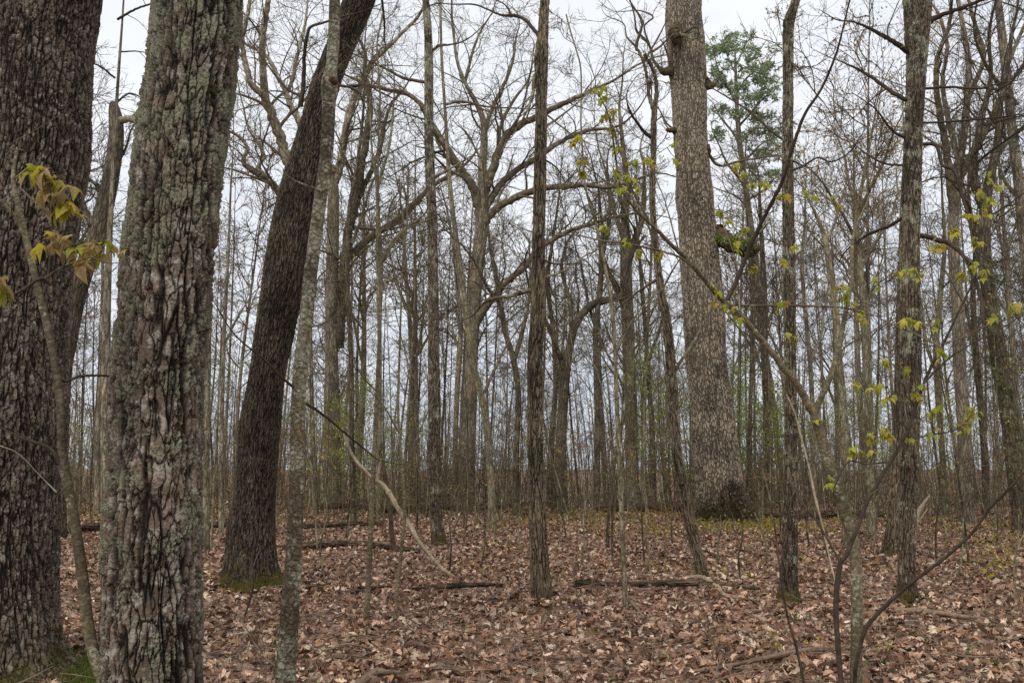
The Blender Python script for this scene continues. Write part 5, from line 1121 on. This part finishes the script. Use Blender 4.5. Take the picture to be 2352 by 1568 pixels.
# ================================================================== the crowded wood behind
def proto_tree(rng, h, r, kind):
    """returns list of (part name, Tubes) plus leaf tips, standing at the origin"""
    K = 26; z = np.linspace(0, 1, K)
    bend = rng.uniform(.3, 1.3); ph = rng.uniform(0, 6.28, 4)
    lean = rng.normal(0, .045, 2)
    x = np.sin(z * 3.0 + ph[0]) * bend * .35 + np.sin(z * 8 + ph[1]) * bend * .07 + lean[0] * h * z; y = np.sin(z * 2.6 + ph[2]) * bend * .35 + lean[1] * h * z
    W = np.stack([x - x[0], y - y[0], z * h - .3], -1)
    R = r * (1 - .97 * z ** 1.15) + .25 * r * np.exp(-z * h / .35) + .004
    tr = Tubes(); tr.add(W, R, 12, rng)
    cr = Tubes(); tips = []
    forks = []
    if kind in ('oak', 'fork'):
        n = 4 if kind == 'oak' else 2
        a = children(rng, W[None], R[None], n, .35, .65, .35, .75, 0, .65, labs=h * .45, keep_up=.5)
        p, rr = walk(rng, a[0], a[1], a[2], a[3], 10, .12, .06, .85, .01); tr.add(p, rr, 8, rng); forks.append((p, rr))
    mains = [(W[None], R[None], 20, .34 if kind != 'oak' else .45)] + [(p, rr, 10, .12) for p, rr in forks]
    for p, rr, n, t0 in mains:
        a = children(rng, p, rr, n, t0, 1, .6, 1.35, 0, .5, labs=h * (.17 if kind != 'oak' else .21), keep_up=.2)
        p1, r1 = walk(rng, a[0], a[1], a[2], np.maximum(a[3], .020), 8, .16, .045, .8, .010); cr.add(p1, r1, 5, rng)
        a = children(rng, p1, r1, 6, .15, 1, .4, 1.0, .55, .55)
        p2, r2 = walk(rng, a[0], a[1], a[2], np.maximum(a[3], .012), 5, .17, .03, .7, .007); cr.add(p2, r2, 3, rng)
        a = children(rng, p2, r2, 5, .1, 1, .4, 1.0, .6, .6)
        p3, r3 = walk(rng, a[0], a[1], a[2], np.maximum(a[3], .0085), 4, .18, .02, .6, .005); cr.add(p3, r3, 3, rng)
        tips.append(p3[:, -1]); tips.append(p3[:, 2])
    if kind != 'sap':     # a few dead twigs low down
        a = children(rng, W[None], R[None], 7, .08, .5, .8, 1.5, 0, .15, labs=1.4)
        p1, r1 = walk(rng, a[0], a[1], a[2], np.full(len(a[2]), .012), 6, .15, .02, .7, .006); cr.add(p1, r1, 4, rng)
    return tr, cr, np.concatenate(tips)

def make_proto(name, cat, kind, h, r, mat, tm, seed, pal=None, frac=.2, sz=.05):
    rng = np.random.default_rng(seed)
    root = empty(name, (0, 0, 0), "x", cat)
    tr, cr, tips = proto_tree(rng, h, r, kind)
    tr.build("trunk", mat, root); cr.build("crown", tm, root)
    if pal is not None:
        tp = tips[rng.uniform(0, 1, len(tips)) < frac]
        specks(rng, tp, sz, pal, "leaves", root, jitter=sz, q=2)
    return root

protos = []
spec = [ # name, kind, h, r, mat, twig, palette, frac, size, label, group
 ("slender_grey_tree", 'pole', 15, .075, 'bark_mid', 'twig_far', None, 0, .05, "slender bare grey tree in the crowded wood behind", "slender bare grey trees of the crowded wood"),
 ("slender_grey_tree", 'pole', 17, .095, 'bark_mid', 'twig_far', PAL_YELLOW, .10, .06, "slender bare grey tree in the crowded wood behind", "slender bare grey trees of the crowded wood"),
 ("slender_olive_tree", 'pole', 13, .065, 'bark_mid_olive', 'twig_far', PAL_YELLOW, .22, .06, "slender olive-barked tree with specks of yellow leaf in the crowded wood behind", "olive-barked trees of the crowded wood"),
 ("slender_olive_tree", 'fork', 15, .08, 'bark_mid_olive', 'twig_far', PAL_YELLOW, .15, .06, "slender olive-barked tree with specks of yellow leaf in the crowded wood behind", "olive-barked trees of the crowded wood"),
 ("slender_dark_tree", 'pole', 16, .085, 'bark_mid_dark', 'twig_far', None, 0, .05, "slender dark bare tree in the crowded wood behind", "slender dark trees of the crowded wood"),
 ("slender_dark_tree", 'fork', 17, .11, 'bark_mid_dark', 'twig_far', None, 0, .05, "slender dark bare tree in the crowded wood behind", "slender dark trees of the crowded wood"),
 ("distant_oak_tree", 'oak', 16, .15, 'bark_mid', 'twig_far', None, 0, .05, "stout bare spreading tree in the crowded wood behind", "stout spreading trees of the crowded wood"),
 ("distant_oak_tree", 'oak', 18, .19, 'bark_mid', 'twig_far', PAL_YELLOW, .05, .06, "stout bare spreading tree in the crowded wood behind", "stout spreading trees of the crowded wood"),
 ("distant_maple_tree", 'fork', 14, .08, 'bark_mid', 'twig_far', PAL_RUST, .40, .06, "thin tree flecked with rusty red buds in the crowded wood behind", "rusty-budded trees of the crowded wood"),
 ("pale_pole_tree", 'pole', 16, .07, 'bark_mid_pale', 'twig_far', None, 0, .05, "pale whitish pole tree in the crowded wood behind", "pale pole trees of the crowded wood"),
]
for i, s in enumerate(spec):
    protos.append((make_proto(s[0], "tree", s[1], s[2], s[3], M[s[4]], M[s[5]], 700 + i, s[6], s[7], s[8]), s))
rng = np.random.default_rng(11)
used = [False] * len(protos)
def place(k, x, y, sc, lab=None, grp=None):
    root, s = protos[k]
    z = float(hgt(x, y))
    if not used[k]:
        o = root; used[k] = True; ch = []
    else:
        o = root.copy(); col.objects.link(o)
        for c in list(root.children):
            d_ = c.copy(); col.objects.link(d_); d_.parent = o
    th_ = rng.uniform(.25, 1.1)
    o.location = (x, y, z); o.rotation_euler = (rng.normal(0, .035), rng.normal(0, .035), rng.uniform(0, 6.28)); o.scale = (sc * (.5 + .5 * th_), sc * (.5 + .5 * th_), sc)
    o["label"] = lab or s[9]; o["group"] = grp or s[10]; o["category"] = "tree"
    return o
# stratified in bearing so that the trunks crowd the view evenly
placed = 0
bands = [(23, 30, 10), (30, 38, 36), (38, 50, 60), (50, 66, 54), (66, 88, 40)]
wts = np.array([.14, .12, .15, .12, .10, .08, .05, .05, .10, .09])
for d0, d1, n in bands:
    for i in range(n):
        u = (i + rng.uniform(0, 1)) / n * 2 - 1
        d = rng.uniform(d0, d1); x = u * d * .66
        px = CX + F * u * .66 * .99
        if d < 30 and (950 < px < 1750): continue
        k = rng.choice(len(protos), p=wts)
        sc = rng.uniform(.72, 1.12) * (1.12 if px > 1850 else 1.0) * (1.05 if px < 500 else 1)
        if 400 < px < 900: sc *= .9
        place(k, x, d, sc); placed += 1

# understory saplings in the wood: own objects, thin
def sap_proto(seed, h, mat, pal, frac, lab, grp, name):
    rng = np.random.default_rng(seed)
    root = empty(name, (0, 0, 0), lab, "sapling", grp)
    K = 10; z = np.linspace(0, 1, K)
    W = np.stack([np.sin(z * 3 + seed) * .15 * h * .3, np.cos(z * 2.5 + seed) * .1 * h * .3, z * h], -1); W -= W[0]; W[:, 2] -= .05
    R = .016 * (1 - .8 * z) + .003
    tb = Tubes(); tb.add(W, R, 6, rng); tb.build("trunk", mat, root)
    cr = Tubes()
    flat = frac > .8
    a = children(rng, W[None], R[None], 16 if flat else 11, .15, 1, .9 if flat else .4, 1.4 if flat else 1.0, 0, .5, labs=h * .35, keep_up=0 if flat else .2)
    p1, r1 = walk(rng, a[0], a[1], a[2], np.maximum(a[3], .005), 6, .14, 0 if flat else .05, .7, .003); cr.add(p1, r1, 3, rng)
    a = children(rng, p1, r1, 5, .2, 1, .4, 1.0, .5, .6)
    p2, r2 = walk(rng, a[0], a[1], a[2], np.maximum(a[3], .0035), 4, .14, .03, .6, .0025); cr.add(p2, r2, 3, rng)
    cr.build("crown", M['twig_far'], root)
    if pal is not None:
        tp = np.concatenate([p2[:, -1], p2[:, 2]]); tp = tp[rng.uniform(0, 1, len(tp)) < (frac if not .85 < frac < .86 else .10)]
        if .85 < frac < .86: frac = .1
        specks(rng, tp, .05 if frac < .8 else .075, pal, "leaves", root, jitter=.05 if frac < .8 else .12, q=3 if frac < .8 else 9)
    return root
sps = [sap_proto(801, 3.6, M['bark_mid'], None, 0, "bare grey brush sapling in the thicket under the crowded wood", "bare thicket saplings", "thicket_sapling"),
       sap_proto(802, 2.6, M['bark_mid_olive'], PAL_YELLOW, .35, "thicket sapling with a few yellow-green leaves under the crowded wood", "yellow-leaved thicket saplings", "leafing_sapling"),
       sap_proto(803, 4.6, M['bark_mid_dark'], None, 0, "tall dark thicket sapling under the crowded wood", "tall dark thicket saplings", "dark_sapling"),
       sap_proto(804, 2.0, M['bark_mid_olive'], PAL_RUST, .35, "thicket sapling holding rusty orange leaves under the crowded wood", "rusty-leaved thicket saplings", "rusty_sapling"),
       sap_proto(805, 4.0, M['bark_mid_olive'], PAL_GREEN * np.array([1.6, 1.4, 1.5]), .9, "green-leaved understory sapling in the crowded wood", "green-leaved understory saplings", "green_sapling")]
sps.append(sap_proto(806, 4.8, M['bark_mid_olive'], PAL_YELLOW, .851, "x", "wide-branched bare understory saplings", "branching_sapling"))
sps.append(sap_proto(807, 3.9, M['bark_mid_dark'], PAL_RUST, .852, "x", "wide-branched bare understory saplings", "branching_sapling"))
su = [False] * 7
def put_sap(k, x, y, sc):
    root = sps[k]
    if not su[k]: o = root; su[k] = True
    else:
        o = root.copy(); col.objects.link(o)
        for c in list(root.children):
            d_ = c.copy(); col.objects.link(d_); d_.parent = o
    o.location = (x, y, float(hgt(x, y))); o.rotation_euler = (rng.normal(0, .06), rng.normal(0, .06), rng.uniform(0, 6.28)); o.scale = (sc, sc, sc * rng.uniform(.85, 1.2))
for i in range(250):
    u = (i + rng.uniform(0, 1)) / 250 * 2 - 1; d = rng.uniform(25, 48) if i % 3 else rng.uniform(21, 30)
    put_sap(rng.choice(4, p=[.38, .2, .3, .12]), u * d * .62, d, rng.uniform(.7, 1.2))
for px, py_d, sc in [(820, 27, 1.0), (850, 31, 1.1), (795, 29, .8), (1515, 29, 1.1), (1540, 33, 1.0), (1500, 36, 1.1), (1720, 30, 1.1), (1750, 33, 1.2), (1700, 36, 1.3), (1790, 34, 1.1), (1860, 32, 1.0), (700, 34, .9), (240, 32, .9), (2000, 36, 1.0), (1735, 28, .9), (2230, 30, .9)]:
    put_sap(4, (px - CX) / F * py_d, py_d, sc)

for i, (px, d) in enumerate([(500, 16), (560, 20), (740, 15), (800, 18), (900, 21), (960, 17), (1090, 19), (1150, 22), (1190, 16), (1300, 18), (1360, 22), (1400, 15), (1480, 20), (1530, 24), (1740, 21), (1780, 17), (1860, 19), (1890, 15),
                             (1990, 18), (2030, 22), (2160, 18), (2200, 15), (2260, 20), (2320, 17), (200, 20), (270, 17), (1050, 24), (1240, 24), (2120, 24), (870, 25)]):
    put_sap(5 + i % 2, (px - CX) / F * d, d, rng.uniform(.75, 1.15))
# brush: uncountable thin stems at the back edge of the clearing
def brush():
    rng = np.random.default_rng(21); tb = Tubes()
    n = 12000; y = 26 + 40 * rng.uniform(0, 1, n) ** 1.1; x = rng.uniform(-1, 1, n) * y * .66
    cl = .5 + .5 * np.sin(x * .55 + 1.7 * np.sin(y * .21)) * np.sin(y * .37 + 1.3 * np.sin(x * .33 + 2)); kp = rng.uniform(0, 1, n) < .30 + .8 * cl ** 1.5; x, y, cl = x[kp], y[kp], cl[kp]; n = len(x)
    S0 = np.stack([x, y, hgt(x, y) - .05], -1); D = rng.normal(0, .18, (n, 3)); D[:, 2] = 1
    L = (.5 + 2.2 * cl) * rng.uniform(.35, 1.5, n)
    p, r = walk(rng, S0, D, L, rng.uniform(.007, .013, n), 5, .10, .02, .6, .005); tb.add(p, r, 3, rng)
    a = children(rng, p, r, 3, .2, 1, .3, 1.0, .5, .7); p2, r2 = walk(rng, a[0], a[1], a[2], np.maximum(a[3], .005), 4, .12, .02, .5, .004); tb.add(p2, r2, 3, rng)
    o = tb.build("brush_thicket", M['twig_far']); tag(o, "grey-brown tangle of thin brush stems under the crowded wood", kind="stuff")
    m = 1500; y = rng.uniform(16, 28, m); x = rng.uniform(-1, 1, m) * y * .64
    kp = rng.uniform(0, 1, m) < ((y - 14) / 14) ** 1.5; x, y = x[kp], y[kp]; m = len(x)
    S0 = np.stack([x, y, hgt(x, y)], -1); D = rng.normal(0, .25, (m, 3)); D[:, 2] = 1
    p, r = walk(rng, S0, D, rng.uniform(.25, 1.5, m), rng.uniform(.003, .006, m), 7, .12, .02, .6, .002); tb.add(p, r, 3, rng)
    a = children(rng, p, r, 4, .2, 1, .4, 1.1, .45, .7); q2, s2 = walk(rng, a[0], a[1], a[2], np.maximum(a[3], .0025), 5, .14, .02, .5, .002); tb.add(q2, s2, 3, rng)
    bpy.data.objects.remove(o, do_unlink=True)
    o = tb.build("brush_thicket", M['twig_far']); tag(o, "grey-brown tangle of thin brush stems under the crowded wood", kind="stuff")
    p2 = np.concatenate([p2[:, -1], np.repeat(q2[:, -1], 2, 0)])[:, None]
    k = rng.integers(0, len(p2), 3800)
    o = specks(rng, p2[k, -1], .06, np.concatenate([PAL_YELLOW, PAL_GREEN, PAL_RUST]) * .8, "brush_leaves", None, jitter=.05, q=2); tag(o, "scattered small yellow and rusty leaves in the thin brush", kind="stuff")
brush()

# far woods closing the view
def far_woods():
    rng = np.random.default_rng(31); tb = Tubes(); n = 380
    y = rng.uniform(88, 150, n); x = rng.uniform(-1, 1, n) * y * .75
    h = rng.uniform(11, 18, n); S0 = np.stack([x, y, hgt(x, y) - .3], -1); D = rng.normal(0, .03, (n, 3)); D[:, 2] = 1
    p, r = walk(rng, S0, D, h, rng.uniform(.06, .15, n), 8, .02, .02, .85, .02); tb.add(p, r, 5, rng)
    a = children(rng, p, r, 16, .25, 1, .4, 1.1, .22, .35); p2, r2 = walk(rng, a[0], a[1], a[2], np.maximum(a[3], .02), 5, .14, .05, .7, .012); tb.add(p2, r2, 3, rng)
    a = children(rng, p2, r2, 5, .2, 1, .4, 1.0, .6, .6); p3, r3 = walk(rng, a[0], a[1], a[2], np.maximum(a[3], .012), 3, .14, .03, .6, .009); tb.add(p3, r3, 3, rng)
    o = tb.build("distant_woods", M['twig_far']); tag(o, "far-off mass of bare grey trees behind the crowded wood", kind="stuff")
far_woods()

for t_ in ALLTREES:
    if t_.name.split(".")[0] in ("broad_ridged_tree", "leaning_dark_tree", "tall_lichened_tree", "brown_ridged_tree", "furrowed_centre_tree"): MOUND[t_.name] = .06
make_litter()
def twig_litter():
    rng = np.random.default_rng(41); n = 2300
    y = 4 + 24 * rng.uniform(0, 1, n) ** 1.3; x = rng.uniform(-1, 1, n) * (y * .62 + 1)
    S0 = np.stack([x, y, hgt(x, y) + rng.uniform(.05, .10, n)], -1); D = rng.normal(0, 1, (n, 3)); D[:, 2] *= .06
    p, r = walk(rng, S0, D, rng.uniform(.08, .75, n), rng.uniform(.003, .008, n), 6, .12, 0, .5, .0015)
    p[..., 2] = np.maximum(p[..., 2], hgt(p[..., 0], p[..., 1]) + .05)
    tb = Tubes(); tb.add(p, r, 5, rng)
    a = children(rng, p, r, 1, .3, .8, .4, .9, .5, .7); p2, r2 = walk(rng, a[0], a[1], a[2], a[3], 4, .1, 0, .5, .001); p2[..., 2] = np.maximum(p2[..., 2], hgt(p2[..., 0], p2[..., 1]) + .05); tb.add(p2, r2, 4, rng)
    o = tb.build("twig_litter", M['logbark']); tag(o, "thin broken grey twigs scattered over the fallen leaves", kind="stuff")
twig_litter()
# ------------------------------------------------------------------ say which one: by the landmarks a thing is seen between
LM = [(-400, "the left edge"), (350, "the lichened pine"), (560, "the leaning dark tree"), (683, "the blotched tree"), (1001, "the lichened thin tree"), (1231, "the centre trunk"), (1430, "the pale sapling"),
      (1640, "the big oak"), (1817, "the patchy right tree"), (1925, "the maple sapling"), (2075, "the tall lichened trunk"), (2900, "the right edge")]
ORD = ["first", "second", "third", "fourth", "fifth", "sixth", "seventh", "eighth", "ninth", "tenth", "eleventh", "twelfth", "thirteenth", "fourteenth", "fifteenth", "sixteenth", "seventeenth", "eighteenth", "nineteenth", "twentieth", "twenty-first", "twenty-second", "twenty-third", "twenty-fourth", "twenty-fifth", "twenty-sixth", "twenty-seventh", "twenty-eighth", "twenty-ninth", "thirtieth"]
SHORT = {"slender_grey_tree": "slender grey tree", "slender_olive_tree": "olive-barked tree", "slender_dark_tree": "slender dark tree", "distant_oak_tree": "stout spreading tree", "distant_maple_tree": "rusty-budded tree", "pale_pole_tree": "pale pole tree",
         "thicket_sapling": "grey thicket sapling", "leafing_sapling": "yellow-leaved thicket sapling", "dark_sapling": "dark thicket sapling", "rusty_sapling": "rusty-leaved thicket sapling", "green_sapling": "green-leaved sapling", "branching_sapling": "wide-branched thin sapling"}
buckets = {}
for o in scene.objects:
    k = o.name.split(".")[0]
    if k in SHORT and o.parent is None:
        px = CX + F * o.location.x / (o.location.y * cp_)
        i = max(j for j in range(len(LM)) if LM[j][0] <= max(px, -399))
        i = min(i, len(LM) - 2)
        buckets.setdefault((k, i), []).append((px, o))
for (k, i), lst in buckets.items():
    lst.sort(key=lambda t: t[0])
    for n_, (px, o) in enumerate(lst):
        where = "between %s and %s" % (LM[i][1], LM[i + 1][1])
        o["label"] = ("only %s %s" % (SHORT[k], where)) if len(lst) == 1 else "%s %s from left %s" % (ORD[min(n_, 29)], SHORT[k], where)
